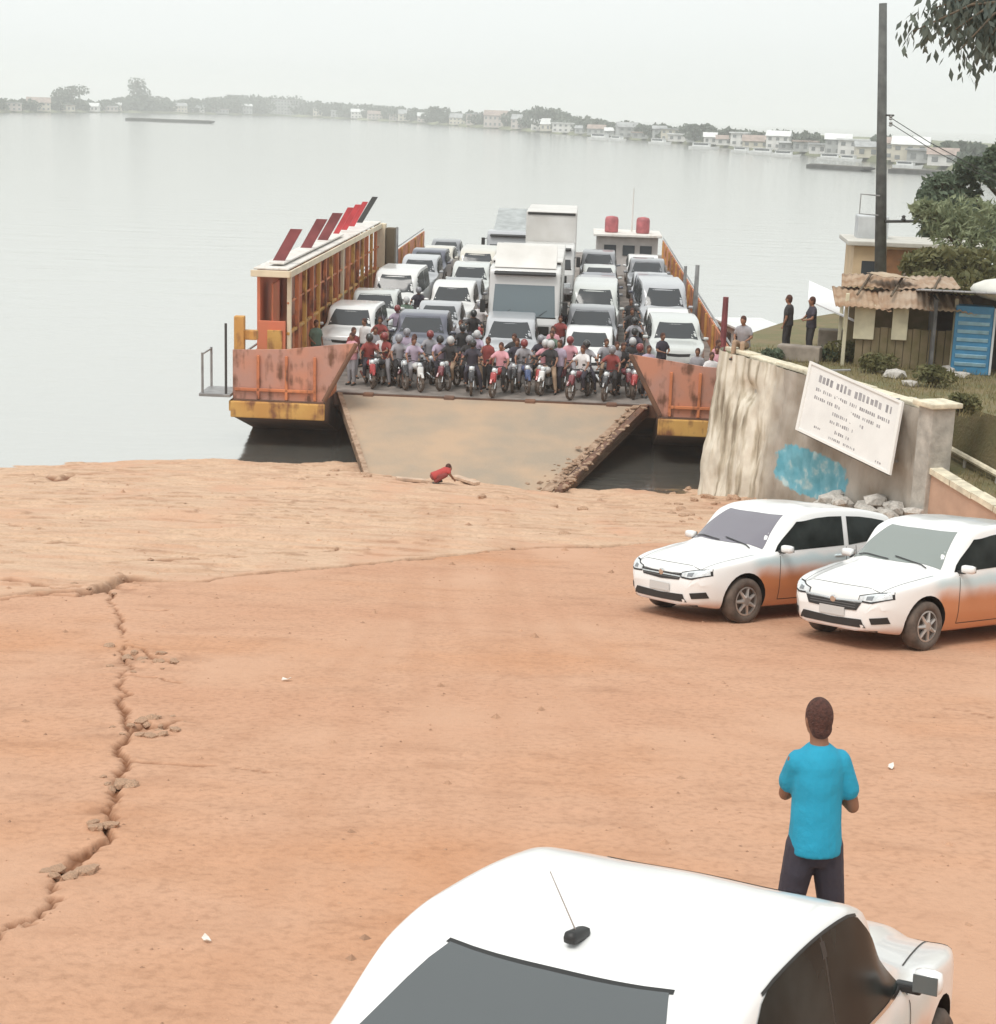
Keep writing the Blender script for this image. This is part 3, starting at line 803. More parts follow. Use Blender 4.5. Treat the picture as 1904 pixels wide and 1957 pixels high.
def patch(name, bvh, parent, mt, top, bot, axis, off=.004, n_=14, m_=6, sgn=1):
    """a panel that follows the body: outline in two coordinates, pressed on along the third axis"""
    g = rows_between(top, bot, n_, m_); V = []
    for row in g:
        for a, b_ in row:
            if axis == 'y': o_, d_ = Vector((a, sgn * 3, b_)), Vector((0, -sgn, 0))
            elif axis == 'z': o_, d_ = Vector((a, b_, 4)), Vector((0, 0, -1))
            else: o_, d_ = Vector((sgn * 5, a, b_)), Vector((-sgn, 0, 0))
            h = bvh.ray_cast(o_, d_)
            if h[0] is None:
                h = bvh.find_nearest(o_ + d_ * (3 if axis == 'y' else 2.5))
            nn_ = h[1] if h[1].dot(d_) < 0 else -h[1]
            V.append(h[0] + nn_ * off)
    return grid_mesh(name, np.array([tuple(v) for v in V]), m_, n_, mt, parent)

def interp_top(S, x): return float(pchip(*zip(*S['top']), [x])[0])

def build_car(name, kind, mt, glass=None, hi=False, nose='hatch', win=None, ytop=.60):
    S = SHAPES[kind]; glass = glass or mglass
    me, bvh = body_mesh(S, hi)
    root = empty(name)
    bme = cut_arches(me, S, hi, mt)
    bo = link('body', bme, None, root)
    L2 = S['L'] / 2; W2 = S['W'] / 2; q = 18 if hi else 13
    for i, wx in enumerate((S['fx'], S['fx'] - S['wb'])):
        for sy in (-1, 1): wheel(root, wx, sy * (W2 - .105), S, hi, sy)
    # windscreen and rear window
    c0, c1 = S['cowl'], S['rf']
    yb, yt = W2 * .80, W2 * ytop
    a = np.linspace(-1, 1, 9)
    bot = [(c0 - .055 - .10 * k * k, yb * k) for k in a]; top = [(c1 + .045 - .03 * k * k, yt * k) for k in a]
    patch('windshield', bvh, root, glass, top, bot, 'z', .004, q, 10 if hi else 7)
    r0, r1 = S['rb'], S['rr']
    if r1 - r0 > .35:
        patch('rear_window', bvh, root, glass, [(r1 - .06 + .04 * k * k, yt * k) for k in a], [(r0 + .035 + .05 * k * k, yb * .92 * k) for k in a], 'z', .004, q, 6)
    else:
        zt_, zb_ = interp_top(S, r1) - .10, interp_top(S, r0) - .02
        patch('rear_window', bvh, root, glass, [(yt * k, zt_) for k in a], [(yb * .92 * k, zb_) for k in a], 'x', .004, q, 6, sgn=-1)
    # side windows: outline in x and z
    zr = lambda x: interp_top(S, x) - .115
    bz = lambda x: float(pchip(*zip(*S['belt']), [x])[0]) + .035
    if win is None:
        xe = S['rr'] + (.02 if kind in ('hatch', 'suv', 'van') else .05)
        xb = .5 * (c1 - .25 + xe) + .15
        win = [[('f', c0 - .30, c1 - .10, xb + .05)], [('r', xb - .05, xe)]]
        xa = c0 - .28
        fr_top = [(c1 + .02 + (xa - c1 - .02) * .0, zr(c1 - .08)), (xb + .045, zr(xb))]
        fr_bot = [(xa, bz(xa) + .01), (xb + .045, bz(xb))]
        fr_top = [(xa - (xa - c1 + .03) * .93, zr(c1 - .10))] + [(x_, zr(x_)) for x_ in np.linspace(c1 - .12, xb + .045, 4)]
        if kind in ('pickup',): re_end = xe + .02
        else: re_end = xe
        re_top = [(x_, zr(x_)) for x_ in np.linspace(xb - .045, re_end + .12, 4)] + [(re_end + .03, zr(re_end + .1) - .03)]
        re_bot = [(xb - .045, bz(xb)), (re_end - (.10 if kind in ('hatch', 'sedan', 'sedan_near') else 0), bz(re_end) + .05)]
    else:
        fr_top, fr_bot, re_top, re_bot = win
    for sy in (-1, 1):
        patch('side_window', bvh, root, mglass, fr_top, fr_bot, 'y', .004, q, 6, sy)
        patch('side_window', bvh, root, mglass, re_top, re_bot, 'y', .004, q, 6, sy)
    # lamps, grille, bumper openings
    tx = interp_top(S, L2 - .03); hz0 = .62 if kind in ('hatch', 'sedan', 'sedan_near') else .80
    for sy in (-1, 1):
        hl = [(sy * .40, hz0 + .045), (sy * .56, hz0 + .085), (sy * (W2 - .13), hz0 + .11)]
        hb = [(sy * .40, hz0 - .005), (sy * .56, hz0 - .01), (sy * (W2 - .12), hz0 + .045)]
        patch('headlight', bvh, root, mlamp, hl, hb, 'x', .006, 10, 4)
        if hi: patch('headlight_bezel', bvh, root, mblack, [(sy * .39, hz0 + .0), (sy * .58, hz0 - .008), (sy * (W2 - .12), hz0 + .048)], [(sy * .40, hz0 - .022), (sy * .58, hz0 - .028), (sy * (W2 - .14), hz0 + .028)], 'x', .007, 10, 2)
        zz = 1.0 if kind in ('hatch', 'sedan', 'sedan_near') else 1.15
        patch('tail_light', bvh, root, mtail, [(sy * (W2 - .24), zz - .02), (sy * (W2 - .12), zz - .05)], [(sy * (W2 - .22), zz - .26), (sy * (W2 - .10), zz - .26)], 'x', .008, 5, 5, sgn=-1)
    if nose == 'wide':     # slim badge bar over a wide trapezoid grille
        patch('grille', bvh, root, mblack, [(-.44, hz0 - .03), (0, hz0 - .05), (.44, hz0 - .03)], [(-.38, hz0 - .13), (0, hz0 - .15), (.38, hz0 - .13)], 'x', .008, 14, 4)
        patch('grille_bar', bvh, root, mchrome, [(-.45, hz0 + .0), (0, hz0 - .022), (.45, hz0 + .0)], [(-.45, hz0 - .018), (0, hz0 - .042), (.45, hz0 - .018)], 'x', .012, 12, 2)
    else:
        patch('grille', bvh, root, mblack, [(-.40, hz0 + .04), (0, hz0 + .02), (.40, hz0 + .04)], [(-.36, hz0 - .05), (0, hz0 - .07), (.36, hz0 - .05)], 'x', .008, 14, 4)
        if hi: patch('grille_bar', bvh, root, mchrome, [(-.39, hz0 + .005), (.39, hz0 + .005)], [(-.38, hz0 - .012), (.38, hz0 - .012)], 'x', .012, 10, 2)
    if hi:
        for k in range(3): patch('grille_slat', bvh, root, m_slat, [(-.36, hz0 - .035 - k * .03 if nose == 'wide' else hz0 + .03 - k * .028), (.36, hz0 - .035 - k * .03 if nose == 'wide' else hz0 + .03 - k * .028)], [(-.36, hz0 - .043 - k * .03 if nose == 'wide' else hz0 + .022 - k * .028), (.36, hz0 - .043 - k * .03 if nose == 'wide' else hz0 + .022 - k * .028)], 'x', .011, 12, 2)
        MB().lathe((0, 0, 0), [(.045, 0), (.045, .012), (.03, .016)], 16, 'X').build('badge', mchrome, root).location = (bvh.ray_cast(Vector((5, 0, hz0 - (.03 if nose == 'wide' else -.02))), Vector((-1, 0, 0)))[0] or Vector((L2, 0, hz0))) + Vector((.004, 0, 0))
        for sy in (-1, 1):
            patch('headlight_housing', bvh, root, mblack, [(sy * .385, hz0 + .055), (sy * .56, hz0 + .098), (sy * (W2 - .115), hz0 + .125)], [(sy * .385, hz0 - .015), (sy * .56, hz0 - .022), (sy * (W2 - .105), hz0 + .035)], 'x', .003, 12, 4)
            patch('lamp_core', bvh, root, mcore, [(sy * .50, hz0 + .05), (sy * .58, hz0 + .06)], [(sy * .50, hz0 + .01), (sy * .58, hz0 + .012)], 'x', .010, 4, 4)
        patch('bumper_lip', bvh, root, mblack, [(-.62, .262), (0, .25), (.62, .262)], [(-.60, .236), (0, .222), (.60, .236)], 'x', .007, 14, 2)
    lz = .34 if kind in ('hatch', 'sedan', 'sedan_near') else .50
    patch('air_intake', bvh, root, mblack, [(-.46, lz + .05), (0, lz + .03), (.46, lz + .05)], [(-.52, lz - .05), (0, lz - .06), (.52, lz - .05)], 'x', .008, 12, 3)
    patch('number_plate', bvh, root, mplate, [(-.2, lz + .16), (.2, lz + .16)], [(-.2, lz + .055), (.2, lz + .055)], 'x', .014, 4, 3)
    if hi:
        for sy in (-1, 1):
            patch('fog_lamp', bvh, root, mblack, [(sy * .56, lz + .075), (sy * (W2 - .15), lz + .10)], [(sy * .58, lz + .0), (sy * (W2 - .14), lz + .02)], 'x', .008, 6, 4)
            # shut lines of the doors, handles, sills
            xb2 = .5 * (c0 - .3 + S['rr'])
            xb2 = fr_bot[-1][0] - .04
            for xs_ in (c0 - .34, xb2, S['fx'] - S['wb'] + .46):
                patch('door_seam', bvh, root, mseam, [(xs_ + .005, bz(xs_) - .02), (xs_ - .005, bz(xs_) - .02)], [(xs_ + .005, .30), (xs_ - .005, .30)], 'y', .003, 2, 14, sy)
            patch('door_seam', bvh, root, mseam, [(c0 - .34, .305), (S['fx'] - S['wb'] + .46, .305)], [(c0 - .34, .295), (S['fx'] - S['wb'] + .46, .295)], 'y', .003, 14, 2, sy)
            for xh in (xb2 + .13, S['rr'] + .62):
                hnd = MB().rbox((xh, sy * (W2 - .004), bz(xh) - .13), (.20, .035, .035), .012).build('door_handle', mt, root, True)
        patch('bonnet_seam', bvh, root, mseam, [(L2 - .16, -W2 * .70), (L2 - .12, 0), (L2 - .16, W2 * .70)], [(L2 - .168, -W2 * .70), (L2 - .128, 0), (L2 - .168, W2 * .70)], 'z', .003, 16, 2)
        for sy in (-1, 1):
            patch('bonnet_seam', bvh, root, mseam, [(L2 - .17, sy * W2 * .70), (c0 + .02, sy * W2 * .83)], [(L2 - .17, sy * (W2 * .70 + .008)), (c0 + .02, sy * (W2 * .83 + .008))], 'z', .003, 12, 2)
        patch('wiper', bvh, root, mblack, [(c0 - .05, .55), (c0 - .13, .0)], [(c0 - .068, .55), (c0 - .148, .0)], 'z', .016, 8, 2)
        patch('wiper', bvh, root, mblack, [(c0 - .06, -.05), (c0 - .15, -.6)], [(c0 - .078, -.05), (c0 - .168, -.6)], 'z', .016, 8, 2)
    for sy in (-1, 1):
        zx = c0 - .39; zm = bz(zx) + .055
        mw_ = .13 if kind == 'sedan_near' else .18; my_ = W2 + .02 + mw_ * .42
        mr = MB().rbox((zx + .03, sy * my_, zm), (.10, mw_, .105), .04).build('wing_mirror', mt, root, True)
        MB().rbox((zx + .03, sy * (W2 - .01), zm - .045), (.06, .12, .04), .012).build('mirror_arm', mblack, mr)
        MB().rbox((zx - .024, sy * my_, zm), (.008, mw_ * .84, .08), .003).build('mirror_glass', mglass2, mr)
    if S['bed'] is not None:
        b0 = S['bed']
        MB().box(((b0 - L2 + .1) / 2, 0, 1.128), (abs(b0 + L2) - .16, S['W'] - .26, .02)).build('cargo_bed_cover', mblack, root)
    return root, bvh

FLANK_ORANGE = (.52, .175, .055)  # orange mixed into the lower flanks, fading out upwards
white1 = paint('white_paint_orange_flank', (.80, .80, .79), FLANK_ORANGE)
white_near = paint('white_paint_near', (.80, .80, .79), FLANK_ORANGE, (.56, .86), 1.1)
SLOPE_N = Vector((0, .140, 1)).normalized()
def place_car(root, x, y, heading, z=None, nrm=None):
    nrm = SLOPE_N if nrm is None else nrm
    fx_ = Vector((math.cos(heading), math.sin(heading), 0)); fx_ = (fx_ - nrm * fx_.dot(nrm)).normalized(); fy_ = nrm.cross(fx_)
    z = float(ramp_z(x, y)) if z is None else z
    root.matrix_world = Matrix(((fx_.x, fy_.x, nrm.x, x), (fx_.y, fy_.y, nrm.y, y), (fx_.z, fy_.z, nrm.z, z), (0, 0, 0, 1)))

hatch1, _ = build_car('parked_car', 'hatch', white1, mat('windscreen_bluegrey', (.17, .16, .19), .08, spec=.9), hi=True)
place_car(hatch1, 3.84, 22.75, R(216))
tag(hatch1, 'white hatchback with blue-grey windscreen parked beside the sign wall, farther of two', 'car', 'cars parked on the ramp')
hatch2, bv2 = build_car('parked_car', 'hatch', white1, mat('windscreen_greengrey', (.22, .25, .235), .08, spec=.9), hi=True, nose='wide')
place_car(hatch2, 5.76, 21.1, R(218.5))
tag(hatch2, 'white car with dark hexagonal grille cut by the right picture edge', 'car', 'cars parked on the ramp')
SHAPES['sedan_near'] = dict(SHAPES['sedan'], rw=.575)
nw_top = lambda x: interp_top(SHAPES['sedan'], x) - .052
near_win = ([(.60, 1.06), (.38, 1.22)] + [(x_, nw_top(x_)) for x_ in np.linspace(.16, -.30, 6)], [(.66, .955), (-.30, .985)],
            [(x_, nw_top(x_)) for x_ in np.linspace(-.318, -.95, 6)] + [(-1.30, 1.15), (-1.46, 1.05)], [(-.318, .985), (-1.46, 1.035)])
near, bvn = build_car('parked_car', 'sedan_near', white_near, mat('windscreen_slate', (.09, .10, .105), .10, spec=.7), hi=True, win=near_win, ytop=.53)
for sy in (-1, 1):
    zt3 = lambda x_: interp_top(SHAPES['sedan'], x_)
    patch('window_trim', bvn, near, mchrome, [(.66, .958), (-.3, .986), (-1.46, 1.034)], [(.66, .943), (-.3, .970), (-1.46, 1.018)], 'y', .008, 24, 2, sy)
    patch('window_rubber', bvn, near, mblack, [(x_, zt3(x_) - .040) for x_ in np.linspace(.16, -.95, 12)], [(x_, zt3(x_) - .053) for x_ in np.linspace(.16, -.95, 12)], 'y', .003, 20, 2, sy)
    patch('window_pillar', bvn, near, mblack, [(-.285, zt3(-.3) - .053), (-.335, zt3(-.33) - .053)], [(-.285, .985), (-.335, .985)], 'y', .0035, 3, 8, sy)
patch('window_seal', bvn, near, mblack, [(-1.137 + .04 * k * k, .865 * .545 * k) for k in np.linspace(-1, 1, 9)], [(-1.163 + .04 * k * k, .865 * .55 * k) for k in np.linspace(-1, 1, 9)], 'z', .003, 18, 2)
place_car(near, .78, 6.12, R(61))
near.scale = (.95, .95, .96)
tag(near, 'white sedan in the foreground seen from above its tinted rear window, with roof antenna', 'car', 'cars parked on the ramp')
az_ = interp_top(SHAPES['sedan'], -.95)
MB().rbox((-.95, 0, az_ + .022), (.15, .055, .05), .022, ry=.10).build('antenna_base', mblack, near, True)
MB().tube((-.96, 0, az_ + .04), (-1.02, .09, az_ + .27), .0035, .002, 5).build('antenna_rod', mrim, near)
# ------------------------------------------------------------------ the ferry
FERRY = empty('car_ferry', loc=(-.25, 54.0, 0), rz=R(-2.5))
tag(FERRY, 'crowded orange vehicle ferry with lowered bow ramp, red deckhouse wall and pale roof', 'ferry')
FM = Matrix.Translation((-.25, 54.0, 0)) @ Matrix.Rotation(R(-2.5), 4, 'Z')
def fp(x, y, z=1.5): return FM @ Vector((x, y, z))
DK = 1.5
def streaked(name, c1, c2, rust, rough=.65):
    """faded paint with rust that has run down from the seams"""
    m_ = mat(name, c1, rough, col2=c2, scale=.9, bump=.15, bscale=12); t_ = m_.node_tree; b_ = t_.nodes['Principled BSDF']
    src = b_.inputs['Base Color'].links[0].from_socket
    tc_ = t_.nodes.new('ShaderNodeTexCoord'); mp_ = t_.nodes.new('ShaderNodeMapping'); mp_.inputs['Scale'].default_value = (1, 1, .14); t_.links.new(tc_.outputs['Object'], mp_.inputs['Vector'])
    nz_ = t_.nodes.new('ShaderNodeTexNoise'); nz_.inputs['Scale'].default_value = 4.5; nz_.inputs['Detail'].default_value = 8; t_.links.new(mp_.outputs[0], nz_.inputs['Vector'])
    n2_ = t_.nodes.new('ShaderNodeTexNoise'); n2_.inputs['Scale'].default_value = 2.2; n2_.inputs['Detail'].default_value = 9; t_.links.new(tc_.outputs['Object'], n2_.inputs['Vector'])
    ml = t_.nodes.new('ShaderNodeMath'); ml.operation = 'MULTIPLY'; t_.links.new(nz_.outputs['Fac'], ml.inputs[0]); t_.links.new(n2_.outputs['Fac'], ml.inputs[1])
    mr_ = t_.nodes.new('ShaderNodeMapRange'); mr_.inputs[1].default_value = .25; mr_.inputs[2].default_value = .38; t_.links.new(ml.outputs[0], mr_.inputs[0])
    mx_ = t_.nodes.new('ShaderNodeMix'); mx_.data_type = 'RGBA'; t_.links.new(mr_.outputs[0], mx_.inputs[0]); t_.links.new(src, mx_.inputs[6]); mx_.inputs[7].default_value = (*rust, 1)
    t_.links.new(mx_.outputs[2], b_.inputs['Base Color']); return m_
m_or = streaked('ferry_orange', (.64, .23, .10), (.50, .17, .08), (.15, .065, .04))
m_red = mat('ferry_red_wall', (.68, .19, .105), .6, col2=(.58, .20, .10), scale=.9)
m_yel = streaked('ferry_yellow', (.64, .38, .11), (.54, .28, .08), (.22, .09, .04))
m_crm = mat('ferry_cream', (.72, .62, .46), .6, var=.08, scale=2)
m_wht = streaked('ferry_white', (.72, .70, .66), (.67, .64, .60), (.56, .50, .44))
m_hull = mat('hull_rust', (.20, .10, .06), .8, col2=(.11, .065, .05), scale=1.1, bump=.3)
m_dk = mat('deck_plate', (.22, .19, .17), .75, var=.3, scale=1.5, bump=.2)
m_pk = streaked('bulwark_faded', (.56, .25, .165), (.47, .26, .21), (.17, .075, .045))
m_ramp = mat('ramp_plate_dusty', (.44, .31, .21), .85, col2=(.33, .265, .20), scale=.55, bump=.25, bscale=9)
m_crust = mat('dried_mud', (.44, .31, .22), .95, col2=(.27, .17, .11), scale=5, bump=.9, bscale=12)
m_gry = mat('grey_steel', (.30, .30, .30), .5, metal=.3, var=.2, scale=3)
m_mar = mat('maroon_board', (.22, .055, .06), .6, var=.2, scale=2)
m_bred = mat('bright_red', (.50, .05, .06), .5, var=.15, scale=2)
m_dkp = mat('dark_paint', (.05, .05, .05), .6)
F_ = FERRY
LEN = 62.0
# hull with a raked bow either side of the ramp well
prof = [(-2.0, 1.5), (-2.0, .95), (3.0, -.5), (LEN - 3, -.5), (LEN, .6), (LEN, 1.5)]
for sx in (-1, 1):
    M = Matrix.Translation((sx * 6.75 - 1.45, 0, 0)) @ Matrix(((0, 0, 1, 0), (1, 0, 0, 0), (0, 1, 0, 0), (0, 0, 0, 1)))
    MB().prism(prof, 2.9, M).build('hull', m_hull, F_)
M = Matrix.Translation((-5.29, 0, 0)) @ Matrix(((0, 0, 1, 0), (1, 0, 0, 0), (0, 1, 0, 0), (0, 0, 0, 1)))
MB().prism([(0.05, 1.495), (0.05, 1.1), (4.0, -.5), (LEN - 3, -.5), (LEN - .1, .6), (LEN - .1, 1.495)], 10.58, M).build('hull', m_hull, F_)
deck = MB().box((0, LEN / 2, DK + .012), (16.3, LEN - .2, .02)).build('deck', m_dk, F_)
for sx in (-1, 1):
    MB().rbox((sx * 6.75, -2.06, 1.20), (3.0, .14, .52), .04).build('bow_beam', m_yel, F_)
    MB().rbox((sx * 8.26, 14, 1.28), (.14, 32, .34), .04).build('rubbing_strake', m_yel, F_)
    # front bulwark: a plate whose inner edge is cut on the slant beside the ramp
    poly = [(5.25, 0), (8.22, 0), (8.22, 1.55), (6.6, 1.62), (5.1, 1.82), (4.25, 1.92)]
    poly = [(sx * a, c) for a, c in poly]
    M = Matrix.Translation((0, -1.78, DK)) @ Matrix.Rotation(math.pi / 2, 4, 'X')
    bw = MB().prism(poly, .09, M).build('front_bulwark', m_pk, F_)
    for a in (5.6, 6.5, 7.4):
        MB().rbox((sx * a, -1.92, DK + .72), (.09, .09, 1.40), .015).build('bulwark_rib', m_or, bw)
    MB().rbox((sx * 6.85, -1.93, DK + .32), (2.6, .07, .10), .02).build('bulwark_rib', m_or, bw)
    MB().tube((sx * 5.32, -1.86, DK + .02), (sx * 4.3, -1.86, DK + 1.9), .075).build('bulwark_lip', m_hull, bw)
    # wing plate running back from the slanted edge
    MB().add([(sx * 5.30, -1.74, DK), (sx * 5.22, .3, DK), (sx * 5.22, .3, DK + .9), (sx * 4.4, -1.74, DK + 1.85)], [(0, 1, 2, 3)]).build('wing_plate', m_or, F_)
    # side bulwark with stanchions
    sb = MB().box((sx * 8.12, LEN / 2, DK + .55), (.08, LEN - 2, 1.1)).build('side_bulwark', m_or, F_)
    for k in range(15):
        MB().rbox((sx * 8.03, 1 + k * 4.1, DK + .58), (.12, .10, 1.14), .02).build('stanchion', m_yel, sb)
    rl = MB().tube((sx * 8.12, 0, DK + 1.28), (sx * 8.12, LEN - 1.5, DK + 1.28), .04, n=6).build('handrail', m_gry, F_)
# ramp let down on the shore: a plate that narrows towards the ground
def fl(x, y, z):
    return FM.inverted() @ Vector((x, y, z))
tl, tr = Vector((-5.15, -.02, 1.46)), Vector((5.05, -.02, 1.46))
g1, g2 = ong(702, 907), ong(1075, 940)
bl, br = fl(g1.x, g1.y, .12), fl(g2.x, g2.y, .12)
def slab(a, b_, c, d, th):
    v = [a, b_, c, d]; return MB().add([tuple(p) for p in v] + [tuple(p - Vector((0, 0, th))) for p in v], [(0, 1, 2, 3), (7, 6, 5, 4), (0, 4, 5, 1), (1, 5, 6, 2), (2, 6, 7, 3), (3, 7, 4, 0)])
rp = slab(tl, tr, br, bl, .22).build('bow_ramp', m_ramp, F_)
def lerp(a, b_, t): return a + (b_ - a) * t
def lumpy(a, b_, r, seed, n_=26, seg=9):
    rn = random.Random(seed); mb = MB(); pts = [lerp(a, b_, k / (n_ - 1)) + Vector((rn.uniform(-.05, .05), rn.uniform(-.05, .05), rn.uniform(-.04, .05))) for k in range(n_)]
    return mb.path(pts, [r * rn.uniform(.75, 1.25) for _ in pts], seg)
up = Vector((0, 0, .06))
def crust(a, b_, inner, cnt, smin, smax, seed):
    """broken cakes of dried mud strewn along an edge"""
    rn = random.Random(seed); mb = MB()
    for _ in range(cnt):
        t_ = rn.random() ** .8; p = lerp(a, b_, t_) + inner * (rn.random() ** 1.6) * (1 if rn.random() < .9 else 1.8)
        s_ = rn.uniform(smin, smax); M = Matrix.Rotation(rn.uniform(0, 6.3), 3, 'Z') @ Matrix.Rotation(rn.uniform(-.5, .5), 3, 'X')
        mb.ball(p + Vector((0, 0, s_ * .12)), (s_ * rn.uniform(.8, 1.8), s_ * rn.uniform(.6, 1.0), s_ * rn.uniform(.3, .6)), 6, 4, M)
    return mb
edge_in = (tl - tr).normalized()
slab(tr + Vector((0, 0, .10)), tr + edge_in * .22 + Vector((0, 0, .10)), br + edge_in * .22 + Vector((0, 0, .10)), br + Vector((0, 0, .10)), .34).build('ramp_side_beam', m_hull, rp)
slab(tr + edge_in * .30 + Vector((0, 0, .05)), tr + edge_in * .52 + Vector((0, 0, .05)), br + edge_in * .62 + Vector((0, 0, .05)), br + edge_in * .30 + Vector((0, 0, .05)), .1).build('wear_strip', m_crust, rp)
slab(tl - edge_in * .16 + Vector((0, 0, .07)), tl + Vector((0, 0, .07)), bl + Vector((0, 0, .07)), bl - edge_in * .16 + Vector((0, 0, .07)), .3).build('ramp_side_beam', m_crust, rp)
tag(crust(tr + Vector((0, 0, .1)), br + Vector((0, 0, .1)), edge_in * .5, 110, .03, .10, 1).build('mud_crust', m_crust, rp), kind='stuff')
tag(crust(lerp(tr, br, .6), br, edge_in * 1.1, 45, .03, .09, 2).build('mud_crust', m_crust, rp), kind='stuff')
tag(crust(bl, br, Vector((0, -.25, -.05)), 80, .03, .09, 3).build('mud_crust', m_crust, rp), kind='stuff')
tag(crust(tl, bl, -edge_in * .15, 30, .02, .06, 4).build('mud_crust', m_crust, rp), kind='stuff')
for t_ in (.10, .36, .62, .88):
    MB().rbox(lerp(tl, tr, t_) + Vector((0, .05, -.02)), (.35, .3, .22), .05).build('hinge', m_hull, rp)
# deckhouse along the port side
hx0, hx1, hy0, hy1, hz = -8.0, -7.0, 1.0, 26.0, 5.35
house = MB().box((hx0 + .05, (hy0 + hy1) / 2, (DK + hz) / 2), (.10, hy1 - hy0, hz - DK - .02)).build('deckhouse_wall', m_red, F_)
MB().box((hx1 - .04, (hy0 + hy1) / 2, DK + .85), (.07, hy1 - hy0 - .3, 1.66)).build('inner_panel', m_or, house)
MB().rbox((hx1 + .02, (hy0 + hy1) / 2, DK + 1.74), (.12, hy1 - hy0 - .1, .10), .02).build('mid_rail', m_yel, house)
MB().rbox((hx1 + .02, (hy0 + hy1) / 2, DK + 2.75), (.07, hy1 - hy0 - .1, .07), .02).build('mid_rail', m_or, house)
ncol = 17
for k in range(ncol):
    yy = hy0 + .15 + k * (hy1 - hy0 - .3) / (ncol - 1)
    MB().rbox((hx1 + .05, yy, (DK + hz) / 2), (.14, .17, hz - DK - .06), .02).build('column', m_crm if k in (0, 8, 16) else (m_or if k % 2 else m_yel), house)
for k in range(ncol - 1):
    yy = hy0 + .15 + (k + .5) * (hy1 - hy0 - .3) / (ncol - 1)
    if k % 3 != 1: MB().rbox((hx1 - .55, yy, DK + 2.6), (.06, 1.2, 1.5), .02).build('shutter', (m_red, m_or, m_pk)[k % 3], house)
MB().rbox(((hx0 + hx1) / 2, hy0 + .02, DK + 1.1), (.9, .08, 2.1), .02).build('end_panel', m_red, house)
MB().rbox(((hx0 + hx1) / 2 + .1, hy0 - .04, DK + .95), (.5, .05, 1.8), .02).build('door', m_yel, house)
roof = MB().rbox(((hx0 + hx1) / 2, (hy0 + hy1) / 2, hz + .03), (1.15, hy1 - hy0 + .5, .06), .02).build('roof', m_wht, F_)
MB().rbox((hx1 + .15, (hy0 + hy1) / 2, hz - .12), (.07, hy1 - hy0 + .6, .22), .02).build('fascia', m_crm, roof)
MB().rbox(((hx0 + hx1) / 2, hy0 - .32, hz - .12), (1.3, .07, .22), .02).build('fascia', m_crm, roof)
MB().rbox((hx1 + .1, hy1 - .1, (DK + hz) / 2), (.5, .5, hz - DK - .04), .03).build('corner_post', m_crm, F_)
MB().rbox((hx1 + .6, hy1 - .1, (DK + hz) / 2 - .05), (.42, .6, hz - DK - .3), .03).build('corner_post', mat('brown_post', (.13, .10, .06), .7), F_)
# slanting boards that stand on the roof
for px, k in ((496, 0), (552, 0), (592, 0), (636, 1), (660, 1), (684, 1), (710, 2)):
    yy = np.interp(px, [480, 725], [hy0 - .2, hy1 - .8])
    M = Matrix.Translation((-7.45, yy, hz + .12)) @ Matrix.Rotation(math.pi / 2, 4, 'X')
    w_, h_, sl = (.40, 1.12, .62) if k == 0 else ((.24, 1.1, .6) if k == 1 else (.26, 1.2, .7))
    MB().prism([(-.3, 0), (-.3 + w_, 0), (-.3 + w_ + sl, h_), (-.3 + sl, h_)], .10, M).build('roof_board', (m_mar, m_bred, m_dkp)[k], roof)
MB().box((-7.45, 8.5, hz + .15), (.5, 14, .05)).build('board_base', m_wht, roof)
# small boarding platform hung off the port bow
pl = MB().rbox((-8.75, -1.4, 1.62), (1.0, 1.5, .10), .02).build('boarding_platform', m_gry, F_)
for x_, y_ in ((-9.15, -2.05), (-9.15, -.75), (-8.4, -2.05)):
    MB().tube((x_, y_, 1.65), (x_, y_, 2.95 if x_ < -9 else 3.9), .045, n=6).build('railing_post', m_gry if x_ < -9 else m_dkp, pl)
MB().tube((-9.15, -2.05, 2.9), (-9.15, -.75, 2.9), .03, n=6).build('railing', m_gry, pl)
MB().rbox((-8.05, -1.6, DK + 1.3), (.32, .3, 2.6), .03).build('bow_post', m_yel, F_)
MB().rbox((-7.75, -1.5, DK + 2.0), (.5, .3, .3), .03).build('lamp_box', m_yel, F_)
# masts and posts along the starboard side
for x_, y_, h_, r_, mt in ((7.75, 5.2, 3.1, .13, m_mar), (7.75, 20.5, 2.9, .12, m_gry), (7.7, 28.0, 2.2, .10, m_gry), (7.3, -1.5, 1.7, .07, m_hull), (7.9, -1.5, 1.9, .07, m_gry), (8.15, -.6, 2.0, .08, m_gry), (8.2, .8, 2.2, .08, m_gry), (-6.9, 33.0, 3.2, .09, m_gry)):
    MB().tube((x_, y_, DK), (x_, y_, DK + h_), r_, r_ * .75, 8).build('post', mt, F_)
# gangway stair at the starboard bow
for k in range(5):
    MB().rbox((7.85, -1.9 - .0, DK - .2 + k * .28), (.5, .24, .04), .01).build('ladder_rung', m_gry, F_)
